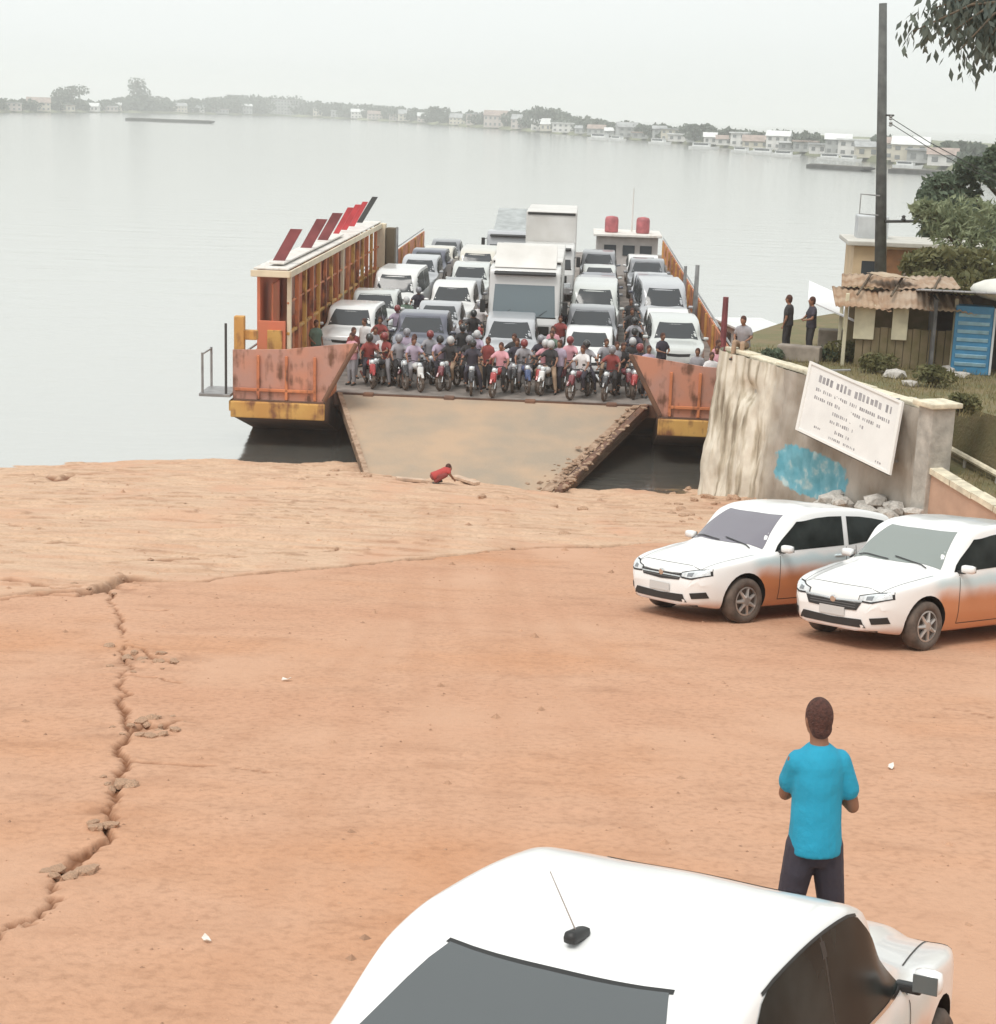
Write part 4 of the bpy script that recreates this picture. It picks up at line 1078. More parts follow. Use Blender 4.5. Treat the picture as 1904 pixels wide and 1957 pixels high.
# stern deckhouse with two red tanks on its roof and a thin mast
sd_ = MB().rbox((5.3, 47.5, DK + 1.15), (3.6, 4, 2.3), .06).build('stern_house', mat('stern_grey', (.50, .47, .45), .6, var=.12, scale=2), F_)
MB().rbox((5.3, 47.3, DK + 2.38), (4.0, 4.6, .14), .03).build('stern_roof', m_wht, F_)
for a in (-1.0, .1, 1.1): MB().box((5.3 + a, 45.48, DK + 1.5), (.7, .06, .6)).build('window', mfwin, sd_)
for a in (4.35, 6.2):
    MB().lathe((a, 46.6, DK + 2.46), [(.36, 0), (.40, .06), (.40, .75), (.34, .9), (.1, .95)], 14).build('red_tank', mat('faded_red', (.42, .12, .13), .6, var=.2, scale=3), F_, True)
MB().tube((5.6, 48, DK + 2.4), (5.6, 48, DK + 5.0), .05, .03, 6).build('mast', m_wht, F_)

# ------------------------------------------------------------------ vehicles on the deck
greys = dict(white=(.70, .70, .69), silver=(.42, .43, .45), grey=(.22, .225, .24), pale=(.55, .57, .55), slate=(.10, .105, .14), cream=(.60, .57, .50), blue=(.12, .17, .26), wine=(.22, .05, .05))
PA = {k: paint('deck_car_' + k, v, rough=.3) for k, v in greys.items()}
mgl = mat('deck_car_glass', (.045, .05, .055), .10, spec=.45)
PROTO = {}
def deck_car(kind, colr, x, y, label, grp='vehicles packed on the ferry deck', cat='car', turn=0.0, name=None):
    if kind not in PROTO:
        PROTO[kind] = build_car({'pickup': 'pickup_truck', 'van': 'van'}.get(kind, 'ferry_car'), kind, PA['white'], mgl)[0]; o = PROTO[kind]
    else: o = copy_tree(PROTO[kind])
    for ch in o.children:
        if ch.name.startswith(('body', 'wing_mirror')):
            for sl in ch.material_slots[:1]: sl.link = 'OBJECT'; sl.material = PA[colr]
    p = fp(x, y, DK + .022)
    o.matrix_world = Matrix.Translation(p) @ Matrix.Rotation(R(-92.5) + turn + random.uniform(-.03, .03), 4, 'Z') @ Matrix.Scale(1.10, 4)
    tag(o, label, cat, grp)
    return o
# port lane
deck_car('suv', 'white', -5.75, 8.4, 'white off-roader at the head of the ferry lane beside the red deckhouse')
deck_car('pickup', 'pale', -5.6, 14.3, 'pale pickup second in the lane beside the red deckhouse', cat='pickup')
deck_car('van', 'white', -5.3, 20.2, 'white van third in the lane beside the red deckhouse', cat='van')
deck_car('hatch', 'blue', -5.6, 25.6, 'dusty blue hatchback fourth in the lane beside the red deckhouse')
deck_car('sedan', 'cream', -5.4, 41.4, 'cream sedan seventh in the lane beside the red deckhouse')
deck_car('hatch', 'grey', -5.4, 46.4, 'grey hatchback last in the lane beside the red deckhouse')
# second lane
deck_car('pickup', 'slate', -3.0, 7.4, 'dark slate pickup at the bow, second lane from the red deckhouse', cat='pickup')
deck_car('sedan', 'silver', -2.9, 12.9, 'silver sedan right behind the dark slate pickup')
deck_car('suv', 'white', -2.75, 17.9, 'white off-roader third in the lane behind the dark slate pickup')
deck_car('hatch', 'grey', -2.7, 22.8, 'grey hatchback fourth in the lane behind the dark slate pickup')
deck_car('suv', 'pale', -2.65, 27.7, 'pale off-roader fifth in the lane behind the dark slate pickup')
deck_car('van', 'cream', -2.6, 33.2, 'cream van sixth in the lane behind the dark slate pickup', cat='van')
# middle lane
deck_car('suv', 'silver', .2, 6.6, 'silver off-roader at the bow right in front of the big white truck')
deck_car('hatch', 'wine', .75, 23.9, 'wine red hatchback between the big truck and the tall box lorry')
# fourth lane
deck_car('hatch', 'white', 3.05, 6.4, 'white hatchback at the bow right of the silver off-roader')
deck_car('pickup', 'grey', 3.15, 11.5, 'grey pickup behind the bow hatchback right of the big truck', cat='pickup')
deck_car('van', 'pale', 3.3, 17.3, 'pale van third in the lane right of the big truck', cat='van')
deck_car('hatch', 'slate', 3.55, 28.0, 'dark hatchback two behind the pale van right of the big truck')
deck_car('sedan', 'pale', 3.6, 33.0, 'pale sedan behind the dark hatchback right of the tall lorry')
deck_car('suv', 'grey', 3.6, 38.4, 'grey off-roader last in the lane right of the tall lorry')
# starboard lane
deck_car('suv', 'pale', 6.2, 8.4, 'pale silver off-roader at the head of the starboard lane')
deck_car('sedan', 'white', 6.2, 13.6, 'white sedan second in the starboard lane')
deck_car('van', 'silver', 6.15, 18.9, 'silver van third in the starboard lane', cat='van')
deck_car('suv', 'slate', 6.1, 24.4, 'dark off-roader fourth in the starboard lane')
deck_car('hatch', 'silver', 6.1, 29.3, 'silver hatchback fifth in the starboard lane')
deck_car('pickup', 'grey', 6.1, 34.8, 'grey pickup sixth in the starboard lane', cat='pickup')
deck_car('sedan', 'white', 6.1, 40.6, 'white sedan last in the starboard lane')

def truck(x, y, cabcol, Lc, boxL, boxH, boxcol, label, deflect=False, cabH=2.9, W=2.5, glass=None, name='truck', open_body=False):
    """lorry facing -y of the deck: origin under the front bumper"""
    t = empty(name); t.matrix_world = Matrix.Translation(fp(x, y, DK + .022)) @ Matrix.Rotation(R(-92.5), 4, 'Z')
    # x forward
    glass = glass or mgl
    cab = MB().prism([(0, .45), (0, 1.35), (-.12, 1.7), (-.32, cabH - .18), (-.5, cabH), (-Lc, cabH), (-Lc, .45)], W, Matrix.Translation((0, W / 2, 0)) @ Matrix.Rotation(math.pi / 2, 4, 'X')).build('cab', cabcol, t)
    bv = cab.modifiers.new('bevel', 'BEVEL'); bv.width = .09; bv.segments = 3
    MB().add([(-.085, -W * .44, 1.62), (-.085, W * .44, 1.62), (-.315, W * .41, cabH - .28), (-.315, -W * .41, cabH - .28)], [(0, 1, 2, 3)]).build('windshield', glass, t)
    for sy in (-1, 1):
        MB().box((-.85, sy * (W / 2 + .003), (1.6 + cabH - .3) / 2), (.95, .02, cabH - 1.95)).build('side_window', mglass, t)
        MB().rbox((.01, sy * W * .36, .82), (.06, .42, .22), .03).build('headlight', mlamp, t)
        mi = MB().rbox((.08, sy * (W / 2 + .2), 2.0), (.08, .2, .5), .03).build('wing_mirror', mblack, t)
        MB().tube((-.1, sy * W / 2, 2.2), (.08, sy * (W / 2 + .2), 2.2), .02, n=5).build('mirror_arm', mblack, mi)
        for wx in (-1.0, -Lc - boxL * .72, -Lc - boxL * .72 - 1.05 if boxL > 5 else -Lc - boxL * .72 - .001):
            if boxL <= 5 and wx == -Lc - boxL * .72 - .001: continue
            wh = empty('wheel'); wh.parent = t; wh.location = (wx, sy * (W / 2 - .17), .48); wh.rotation_euler = (0, 0, 0 if sy > 0 else math.pi)
            MB().lathe((0, 0, 0), [(.28, -.14), (.44, -.15), (.48, -.11), (.48, .11), (.44, .15), (.30, .14), (.28, .08)], 16, 'Y').build('tyre', mrubber, wh, True)
            MB().lathe((0, 0, 0), [(.28, .02), (.28, .13), (.20, .08), (.10, .14), (.05, .15)], 12, 'Y').build('rim', m_wht, wh)
    sl_ = .23 / (cabH - 1.9)
    MB().box((-.10, 0, 1.60), (.05, W * .90, .05)).build('windshield_seal', mblack, t)
    MB().rbox((-.24, 0, cabH - .22), (.30, W * .86, .07), .02, ry=.25).build('sun_visor', mblack, t)
    for q_ in (-.5, .35):
        MB().tube((-.075, W * q_ * .6, 1.66), (-.105 - .5 * sl_, W * q_ * .6 + .55, 2.05), .014, n=4).build('wiper', mblack, t)
    MB().box((-.02, 0, 1.12), (.1, W * .72, .34)).build('grille', mblack, t)
    MB().rbox((.06, 0, .55), (.22, W, .34), .05).build('bumper', m_gry, t)
    MB().box((.185, 0, .56), (.02, .42, .14)).build('number_plate', mplate, t)
    if deflect:
        MB().prism([(0, 0), (-1.5, 0), (-1.5, .8), (-1.1, .76)], W * .86, Matrix.Translation((-.42, W * .43, cabH - .02)) @ Matrix.Rotation(math.pi / 2, 4, 'X')).build('roof_deflector', boxcol, t)
    MB().box((-Lc - boxL / 2 + .2, 0, .82), (boxL + 1.0, .9, .22)).build('chassis', mblack, t)
    if open_body:
        b0 = MB()
        for sy in (-1, 1): b0.box((-Lc - boxL / 2 - .1, sy * (W / 2 - .04), .95 + boxH / 2), (boxL, .07, boxH))
        b0.box((-Lc - .15, 0, .95 + boxH / 2), (.07, W - .16, boxH)); b0.box((-Lc - boxL / 2 - .1, 0, .98), (boxL - .02, W - .17, .06))
        b0.build('cargo_body', boxcol, t)
        MB().add([(-Lc - .3, -W * .42, .95 + boxH + .02), (-Lc - .3, W * .42, .95 + boxH + .02), (-Lc - boxL, W * .42, .95 + boxH + 1.3), (-Lc - boxL, -W * .42, .95 + boxH + 1.3), (-Lc - boxL, W * .42, .95 + boxH + .02), (-Lc - boxL, -W * .42, .95 + boxH + .02)], [(0, 1, 2, 3), (3, 2, 4, 5), (0, 3, 5), (1, 4, 2)]).build('tarpaulin', mat('grey_tarp', (.36, .38, .38), .7, var=.15, scale=2), t)
    else:
        cb = MB().rbox((-Lc - boxL / 2 - .15, 0, .95 + boxH / 2), (boxL, W + .06, boxH), .05).build('cargo_box', boxcol, t)
        MB().box((-Lc - .14, 0, .95 + boxH - .1), (.06, W - .1, .12)).build('box_trim', mblack, cb)
    tag(t, label, 'truck', 'lorries on the ferry deck')
    return t
mtw = paint('truck_white', (.62, .62, .61), rough=.35)
mtc = mat('truck_box_white', (.68, .665, .64), .5, col2=(.58, .56, .53), scale=.8)
truck(.55, 9.2, mtw, 2.1, 9.0, 2.6, mtc, 'big white truck with blue-grey windscreen in the middle of the ferry', True, 3.45, 2.7, mat('truck_windscreen', (.13, .17, .19), .1, spec=.8))
truck(1.05, 30.0, mtw, 1.9, 7.0, 3.35, mtc, 'tall white box lorry behind the big truck, the highest vehicle aboard', False, 2.8, 2.5)
truck(-1.5, 41.0, PA['silver'], 1.9, 6.5, 1.2, PA['grey'], 'open lorry with sloping grey tarpaulin left of the tall box lorry', False, 2.6, 2.4, open_body=True)
deck_car('suv', 'grey', 3.4, 22.9, 'grey off-roader behind the pale van right of the big truck')
deck_car('suv', 'silver', -5.4, 30.6, 'silver off-roader fifth in the lane beside the red deckhouse')
deck_car('pickup', 'slate', -5.4, 36.0, 'dark pickup sixth in the lane beside the red deckhouse', cat='pickup')
# ------------------------------------------------------------------ people
def fused(mb, voxel, mt, name, smooth_it=4):
    o = bpy.data.objects.new('tmp', mb.mesh()); COL.objects.link(o)
    md = o.modifiers.new('r', 'REMESH'); md.mode = 'VOXEL'; md.voxel_size = voxel
    sm = o.modifiers.new('s', 'SMOOTH'); sm.iterations = smooth_it; sm.factor = .5
    dg = bpy.context.evaluated_depsgraph_get(); me = bpy.data.meshes.new_from_object(o.evaluated_get(dg), depsgraph=dg)
    bpy.data.objects.remove(o); me.name = name
    me.polygons.foreach_set('use_smooth', [True] * len(me.polygons))
    me.materials.clear(); me.materials.append(mt); return me
def capsule(mb, p0, p1, r0, r1, n=12):
    mb.tube(p0, p1, r0, r1, n); mb.ball(p0, r0, n, 6); mb.ball(p1, r1, n, 6)
def stack(mb, lv, M, n=16):
    """closed body of elliptical slices: (z, half depth, half width, shift forward)"""
    vs = []
    for z, rx, ry, c in lv:
        for k in range(n):
            a = 2 * math.pi * k / n; vs.append(M @ Vector((c + rx * math.cos(a), ry * math.sin(a), z)))
    fs = [(i * n + k, i * n + (k + 1) % n, (i + 1) * n + (k + 1) % n, (i + 1) * n + k) for i in range(len(lv) - 1) for k in range(n)]
    fs += [tuple(range(n - 1, -1, -1)), tuple(range((len(lv) - 1) * n, len(lv) * n))]
    mb.add(vs, fs)
skin = mat('skin_brown', (.26, .125, .075), .55, var=.06, scale=6)
hairm = mat('hair_dark_brown', (.075, .028, .02), .8, var=.3, scale=40, bump=.5, bscale=90)
shoem = mat('shoe_dark', (.05, .045, .04), .7)
def hand(mb, w, d, side, up_, r=.0095):
    """palm, four fingers of unequal length and a thumb, slightly curled; w wrist, d direction, up_ back of the hand"""
    d = d.normalized(); s_ = d.cross(up_).normalized() * side; p = w + d * .05
    M = Matrix((d, s_, d.cross(s_))).transposed()
    mb.ball(p, (.055, .042, .018), 10, 6, M)
    for i, L in enumerate((.065, .075, .07, .055)):
        b0 = p + d * .038 + s_ * (.030 - i * .020)
        k1 = b0 + d * L * .5 - up_ * .012; k2 = k1 + d * L * .35 - up_ * .028
        capsule(mb, b0, k1, r, r * .95, 8); capsule(mb, k1, k2, r * .95, r * .8, 8)
    t0 = w + d * .025 + s_ * .03; t1 = t0 + d * .03 + s_ * .03 - up_ * .01; t2 = t1 + d * .035 + s_ * .006 - up_ * .012
    capsule(mb, t0, t1, r * 1.2, r * 1.1, 8); capsule(mb, t1, t2, r * 1.1, r * .9, 8)
def person_meshes(J, voxel, lean=0.0, sw=1.0, hs=1.0, fingers=False, shorts=False, helmet=False, shirt_len=.86, longpants=True):
    """five meshes of one figure facing +x; J gives the joints"""
    V = {k: Vector(v) for k, v in J.items()}
    T = Matrix.Translation(V['pelvis']) @ Matrix.Rotation(lean, 4, 'Y') @ Matrix.Diagonal((1, sw, 1, 1))      # torso frame: z up the spine
    b = MB()
    stack(b, [(-.10, .085, .13, 0), (-.02, .105, .158, -.01), (.10, .092, .14, 0), (.22, .095, .138, .005), (.36, .11, .165, .005), (.46, .098, .178, -.005), (.52, .07, .12, -.01), (.56, .05, .055, 0)], T)
    nk, hd = T @ Vector((0, 0, .54)), V.get('head', T @ Vector((.03, 0, .70)))
    capsule(b, nk, hd - Vector((0.01, 0, .05)), .056, .052)
    Hm = Matrix.Rotation(V['look'].x if 'look' in V else 0, 3, 'Z') @ Matrix.Diagonal((hs, hs * 1.06, hs))
    b.ball(hd, (.098, .079, .118), 16, 12, Hm); b.ball(hd + Hm @ Vector((.045, 0, -.065)), (.055, .05, .06), 12, 8, Hm)
    b.ball(hd + Hm @ Vector((.105, 0, -.015)), (.02, .014, .024), 8, 6)
    for sy in (-1, 1): b.ball(hd + Hm @ Vector((-.005, sy * .078, -.005)), (.02, .012, .032), 8, 6, Hm)
    for s_, q in (('L', 1), ('R', -1)):
        sh = T @ Vector((-.005, q * .175, .455)); el, wr = V['elbow' + s_], V['wrist' + s_]
        hp = T @ Vector((0, q * .085, -.03)); kn, an, toe = V['knee' + s_], V['ankle' + s_], V['toe' + s_]
        capsule(b, sh, el, .054, .041); capsule(b, el, el + (wr - el) * .3, .041, .043); capsule(b, el + (wr - el) * .3, wr, .043, .028)
        if fingers: hand(b, wr, wr - el, q, Vector((0, 0, 1)))
        else: b.ball(wr + (wr - el).normalized() * .06, (.05, .04, .04), 8, 6)
        capsule(b, hp, kn, .088, .058); capsule(b, kn, kn + (an - kn) * .35, .057, .06); capsule(b, kn + (an - kn) * .35, an, .06, .04); capsule(b, an, toe, .042, .034)
    body = fused(b, voxel, skin, 'body')
    c = MB()
    z0 = shirt_len - .95
    stack(c, [(z0, .150, .205, 0), (z0 + .06, .148, .202, -.003), (.10, .138, .192, 0), (.24, .135, .188, .003), (.36, .138, .195, .004), (.45, .120, .198, -.005), (.50, .10, .165, -.008), (.535, .082, .11, -.008), (.555, .065, .075, -.005)], T, 20)
    for s_, q in (('L', 1), ('R', -1)):
        sh = T @ Vector((-.005, q * .175, .455)); el = V['elbow' + s_]
        capsule(c, sh - Vector((0, q * .015, .006)), sh + (el - sh) * .62, .070, .066)
    shirt = fused(c, voxel * 1.05, MATS['skin_brown'], 'shirt', 3)
    d = MB()
    stack(d, [(-.14, .09, .14, 0), (-.05, .114, .168, -.008), (.05, .106, .155, 0)], T)
    for s_, q in (('L', 1), ('R', -1)):
        hp = T @ Vector((0, q * .088, -.03)); kn, an = V['knee' + s_], V['ankle' + s_]
        capsule(d, hp, kn, .104, .080)
        if longpants: capsule(d, kn, kn + (an - kn) * .88, .078, .062)
        else: capsule(d, kn, kn + (an - kn) * .12, .08, .078)
    pants = fused(d, voxel * 1.05, MATS['skin_brown'], 'trousers', 3)
    e = MB()
    if helmet:
        e.ball(hd + Vector((-.005, 0, .02)), (.145, .125, .15), 16, 10, Hm)
    else:
        e.ball(hd + Hm @ Vector((-.014, 0, .022)), (.103, .086, .118), 16, 12, Hm); e.ball(hd + Hm @ Vector((-.045, 0, -.045)), (.065, .072, .07), 12, 8, Hm)
    hair = fused(e, voxel * .8, hairm, 'hair', 3)
    f_ = MB()
    for s_ in 'LR':
        an, toe = V['ankle' + s_], V['toe' + s_]
        capsule(f_, an + Vector((-.03, 0, -.035)), toe + Vector((.02, 0, -.01)), .05, .042)
    shoes = fused(f_, voxel, shoem, 'shoes', 2)
    return dict(body=body, shirt=shirt, trousers=pants, shoes=shoes, **({'helmet': hair} if helmet else {'hair': hair}))
def set_mat(o, m_):
    o.material_slots[0].link = 'OBJECT'; o.material_slots[0].material = m_
def make_person(meshes, M, shirt_m, pants_m, label, group=None, top_m=None):
    t = empty('person', M)
    for k, me in meshes.items():
        o = link(k, me, None, t)
        if k == 'shirt': set_mat(o, shirt_m)
        elif k == 'trousers': set_mat(o, pants_m)
        elif k in ('helmet', 'hair') and top_m is not None: set_mat(o, top_m)
    tag(t, label, 'person', group)
    return t
CL = {k: mat('cloth_' + k, v, .85, var=.06, scale=5, bump=.35, bscale=9) for k, v in dict(blue=(.015, .30, .46), navy=(.045, .04, .055), red=(.40, .05, .045), pink=(.60, .30, .34), white=(.68, .66, .66), grey=(.30, .29, .31), black=(.035, .033, .035), lilac=(.40, .33, .42), tan=(.36, .25, .17), green=(.12, .17, .13), darkred=(.24, .05, .045)).items()}

# the man who watches from behind the foreground car
q = ong(1541, 1900); q = gpt(q.x, q.y)
J = dict(pelvis=(0, 0, .95), head=(.035, .01, 1.635), look=(.25, 0, 0), kneeL=(.03, .135, .50), ankleL=(0, .16, .085), toeL=(.14, .18, .045), kneeR=(.02, -.135, .50), ankleR=(-.01, -.16, .085), toeR=(.13, -.19, .045),
         elbowL=(.14, .16, 1.16), wristL=(.30, .0, 1.18), elbowR=(.02, -.225, 1.13), wristR=(.22, -.12, 1.22))
man = make_person(person_meshes(J, .0095, lean=.02, fingers=True, shirt_len=.885, sw=.80, hs=.90), Matrix.Translation(q) @ Matrix.Rotation(R(93), 4, 'Z') @ Matrix.Rotation(R(-1.5), 4, 'X') @ Matrix.Diagonal((.98, .90, .99, 1)), CL['blue'], CL['navy'], 'man in a blue shirt and dark trousers standing behind the foreground car, back to us')

# ------------------------------------------------------------------ motorcycles on the bow
def moto_proto(colm):
    t = empty('motorcycle')
    for wx in (.64, -.62):
        w = empty('wheel'); w.parent = t; w.location = (wx, 0, .30)
        tor = MB()
        n_, k_ = 18, 6; vs = []
        for i in range(n_):
            for j in range(k_):
                a, b_ = 2 * math.pi * i / n_, 2 * math.pi * j / k_; rr = .255 + .045 * math.cos(b_)
                vs.append((rr * math.cos(a), .05 * math.sin(b_), rr * math.sin(a)))
        tor.add(vs, [(i * k_ + j, i * k_ + (j + 1) % k_, ((i + 1) % n_) * k_ + (j + 1) % k_, ((i + 1) % n_) * k_ + j) for i in range(n_) for j in range(k_)])
        tor.build('tyre', mrubber, w, True)
        sp = MB()
        for k in range(6):
            a = math.pi * k / 6; sp.tube((-.23 * math.cos(a), 0, -.23 * math.sin(a)), (.23 * math.cos(a), 0, .23 * math.sin(a)), .008, n=4)
        sp.lathe((0, 0, 0), [(.06, -.05), (.06, .05)], 8, 'Y'); sp.build('rim', mrim, w)
    MB().path([(.42, 0, .86), (.15, 0, .55), (-.15, 0, .42), (-.35, 0, .62), (-.62, 0, .30)], .03, 6).tube((.42, 0, .84), (-.35, 0, .64), .03, n=6).build('frame', mblack, t)
    for sy in (-1, 1): MB().tube((.64, sy * .07, .30), (.44, sy * .07, .95), .022, n=6).build('fork', mchrome, t)
    MB().ball((.16, 0, .80), (.25, .13, .12), 12, 8).build('fuel_tank', colm, t, True)
    MB().rbox((-.28, 0, .80), (.62, .22, .09), .04).build('seat', mblack, t, True)
    MB().rbox((.0, 0, .42), (.30, .22, .26), .05).build('engine', m_gry, t)
    MB().path([(.36, .38, .98), (.43, .22, 1.03), (.42, 0, .99), (.43, -.22, 1.03), (.36, -.38, .98)], .016, 6).build('handlebar', mblack, t)
    MB().ball((.52, 0, .88), (.08, .09, .09), 10, 8).build('headlight', mlamp, t, True)
    MB().rbox((.60, 0, .66), (.16, .2, .34), .05, ry=-.3).build('front_fairing', colm, t, True)
    MB().path([(.88, 0, .50), (.80, 0, .60), (.64, 0, .635), (.48, 0, .58)], .045, 6).build('mudguard', colm, t)
    MB().tube((.05, -.15, .25), (-.7, -.17, .38), .04, .05, 8).build('exhaust', mchrome, t)
    for sy in (-1, 1):
        MB().rbox((.36, sy * .30, 1.17), (.02, .11, .07), .01).tube((.40, sy * .24, 1.02), (.36, sy * .30, 1.16), .008, n=4).build('mirror', mblack, t)
    return t
MC = {k: paint('moto_' + k, v, rough=.35) for k, v in dict(red=(.38, .04, .04), black=(.04, .04, .045), white=(.65, .65, .64), maroon=(.20, .05, .06), blue=(.06, .09, .2)).items()}
MP = moto_proto(MC['red'])
RJ = dict(pelvis=(-.18, 0, .92), kneeL=(.22, .20, .72), ankleL=(.10, .19, .34), toeL=(.24, .20, .30), kneeR=(.22, -.20, .72), ankleR=(.10, -.19, .34), toeR=(.24, -.20, .30), elbowL=(.10, .33, 1.16), wristL=(.34, .36, 1.02), elbowR=(.10, -.33, 1.16), wristR=(.34, -.36, 1.02))
RID = [person_meshes(RJ, .028, lean=.14, helmet=True), person_meshes(dict(RJ, kneeL=(.12, .26, .60), ankleL=(.12, .33, .10), toeL=(.25, .34, .05)), .028, lean=.06, helmet=True), person_meshes(RJ, .028, lean=.10)]
SJ = dict(pelvis=(0, 0, .95), kneeL=(.04, .10, .50), ankleL=(0, .11, .085), toeL=(.14, .12, .045), kneeR=(.02, -.10, .50), ankleR=(-.02, -.11, .085), toeR=(.12, -.13, .045), elbowL=(-.02, .24, 1.12), wristL=(.06, .25, .88), elbowR=(-.02, -.24, 1.12), wristR=(.08, -.24, .88))
STD = [person_meshes(SJ, .028), person_meshes(dict(SJ, kneeL=(.22, .10, .55), ankleL=(.12, .11, .12), toeL=(.25, .11, .06), ankleR=(-.18, -.11, .10), toeR=(-.06, -.12, .045), wristR=(.22, -.18, 1.0)), .028), person_meshes(dict(SJ, elbowL=(.08, .27, 1.16), wristL=(.24, .10, 1.10), elbowR=(.08, -.27, 1.16), wristR=(.24, -.10, 1.12)), .028)]
HELM = [mat('helmet_' + k, v, .3, coat=.4) for k, v in dict(black=(.03, .03, .03), white=(.5, .5, .5), red=(.22, .04, .04), silver=(.25, .25, .27)).items()]
order = ['leftmost', 'second from the left', 'third from the left', 'fourth from the left', 'fifth from the left', 'sixth from the left', 'seventh from the left', 'eighth from the left', 'ninth from the left', 'tenth from the left', 'rightmost']
shirts = ['darkred', 'grey', 'lilac', 'black', 'navy', 'pink', 'grey', 'black', 'white', 'darkred', 'navy', 'grey', 'black', 'lilac', 'green', 'black', 'navy']
mcs = ['red', 'black', 'white', 'maroon', 'black', 'red', 'blue', 'white', 'maroon', 'black', 'red']
rr_ = random.Random(5)
def bike(x, y, k, turn, mc, label, plabel, rider=True, mgrp='motorcycles waiting at the ferry bow', pgrp='riders waiting at the ferry bow'):
    o = MP if k == 0 else copy_tree(MP)
    for ch in o.children:
        if ch.name.startswith(('fuel_tank', 'front_fairing', 'mudguard')): set_mat(ch, MC[mc])
    M = Matrix.Translation(fp(x, y, DK + .022)) @ Matrix.Rotation(R(-92.5) + turn, 4, 'Z')
    o.matrix_world = M; tag(o, label, 'motorcycle', mgrp)
    if rider:
        make_person(RID[k % 3], M, CL[shirts[k % len(shirts)]], CL[['navy', 'black', 'grey', 'tan'][k % 4]], plabel, pgrp, HELM[(k * 3) % 4] if k % 3 < 2 else None)
xsb = np.linspace(-4.35, 4.5, 11)
for k in range(11):
    sh = shirts[k % len(shirts)]
    bike(xsb[k] + rr_.uniform(-.2, .2), 1.05 + rr_.uniform(-.25, .75), k, rr_.uniform(-.5, .5), mcs[k], f'{mcs[k]} motorcycle, {order[k]} in the front row above the ramp', f'rider in {sh} top on the {order[k]} motorcycle of the front row')
row2 = [(-4.5, 3.5), (-1.35, 4.8), (-3.4, 2.9), (1.75, 4.6), (4.65, 3.4), (4.8, 5.8), (-4.5, 6.2), (-2.35, 3.0), (-.75, 3.1), (.35, 2.95), (1.3, 3.05), (2.5, 3.1), (3.5, 3.0)]
r2 = ['between slate pickup and left bulwark', 'right of the slate pickup door', 'in front of the slate pickup lamp', 'left of the white bow hatchback', 'right of the white bow hatchback', 'left of the starboard off-roader', 'between slate pickup and white off-roader', 'just left of the slate pickup badge', 'left of the silver off-roader', 'in front of the silver off-roader', 'right of the silver off-roader', 'in front of the white bow hatchback headlamp', 'in front of the white bow hatchback']
for i, (x, y) in enumerate(row2):
    k = 11 + i; x += rr_.uniform(-.15, .15); y += rr_.uniform(-.3, .35); mc = ['black', 'maroon', 'white', 'red', 'black', 'blue', 'maroon', 'black', 'red', 'white', 'black', 'maroon', 'black'][i]; sh = shirts[k % len(shirts)]
    bike(x, y, k, rr_.uniform(-.4, .4), mc, f'{mc} motorcycle in the second row {r2[i]}', f'rider in {sh} top in the second row {r2[i]}')
for i, (x, y, tx) in enumerate(((-1.35, 9.6, 'left of the big truck cab'), (-1.3, 12.6, 'left of the big truck, behind another bike'), (1.95, 9.0, 'right of the big truck cab'), (2.0, 12.2, 'right of the big truck, behind another bike'), (4.75, 9.2, 'left of the starboard off-roader door'), (4.75, 12.6, 'between grey pickup and white starboard sedan'), (-4.35, 10.2, 'between slate pickup bed and white off-roader'), (-4.3, 13.2, 'between silver sedan and pale pickup'), (4.8, 16.2, 'between pale van and silver starboard van'), (-4.2, 17.2, 'left of the third-row white off-roader'))):
    k = 24 + i; mc = ['black', 'red', 'maroon', 'black', 'white', 'red', 'black', 'blue', 'red', 'black'][i]; sh = shirts[(k * 5) % len(shirts)]
    bike(x, y, k, rr_.uniform(-.15, .15), mc, f'{mc} motorcycle squeezed {tx}', f'motorcycle rider squeezed {tx}', mgrp='motorcycles between the car lanes', pgrp='riders between the car lanes')
pgrp = 'people standing on the ferry'
for i, (x, y, sh, pn, ld) in enumerate([(-5.0, 5.6, 'white', 'navy', 'in front of the white off-roader by the deckhouse'), (-6.6, 4.6, 'green', 'black', 'behind the left bulwark near the deckhouse'), (-4.9, 1.6, 'pink', 'grey', 'at the inner end of the left bulwark'), (1.75, 5.6, 'pink', 'black', 'between silver off-roader and white hatchback'), (5.0, 1.4, 'lilac', 'navy', 'at the inner end of the right bulwark'), (5.6, 4.9, 'navy', 'black', 'in front of the starboard off-roader'), (7.3, 2.0, 'pink', 'grey', 'by the rail at the starboard bow'), (7.45, 3.6, 'pink', 'navy', 'just left of the maroon post'), (7.0, .4, 'white', 'grey', 'behind the right bulwark'), (-1.6, 6.3, 'grey', 'black', 'between the slate pickup and the truck'), (6.6, 1.2, 'grey', 'black', 'second from the rail behind the right bulwark'), (-3.95, 2.1, 'white', 'tan', 'between the two leftmost front motorcycles'), (-.35, 1.9, 'darkred', 'black', 'between the fifth and sixth front motorcycles'), (2.05, 1.9, 'lilac', 'navy', 'between the eighth and ninth front motorcycles'), (3.95, 2.0, 'grey', 'navy', 'behind the tenth front motorcycle'), (-5.05, 3.0, 'darkred', 'grey', 'behind the person at the inner end of the left bulwark')]):
    make_person(STD[i % 3], Matrix.Translation(fp(x, y, DK + .022)) @ Matrix.Rotation(R(-92.5) + rr_.uniform(-.7, .7), 4, 'Z'), CL[sh], CL[pn], f'person in {sh} top standing {ld}', pgrp)
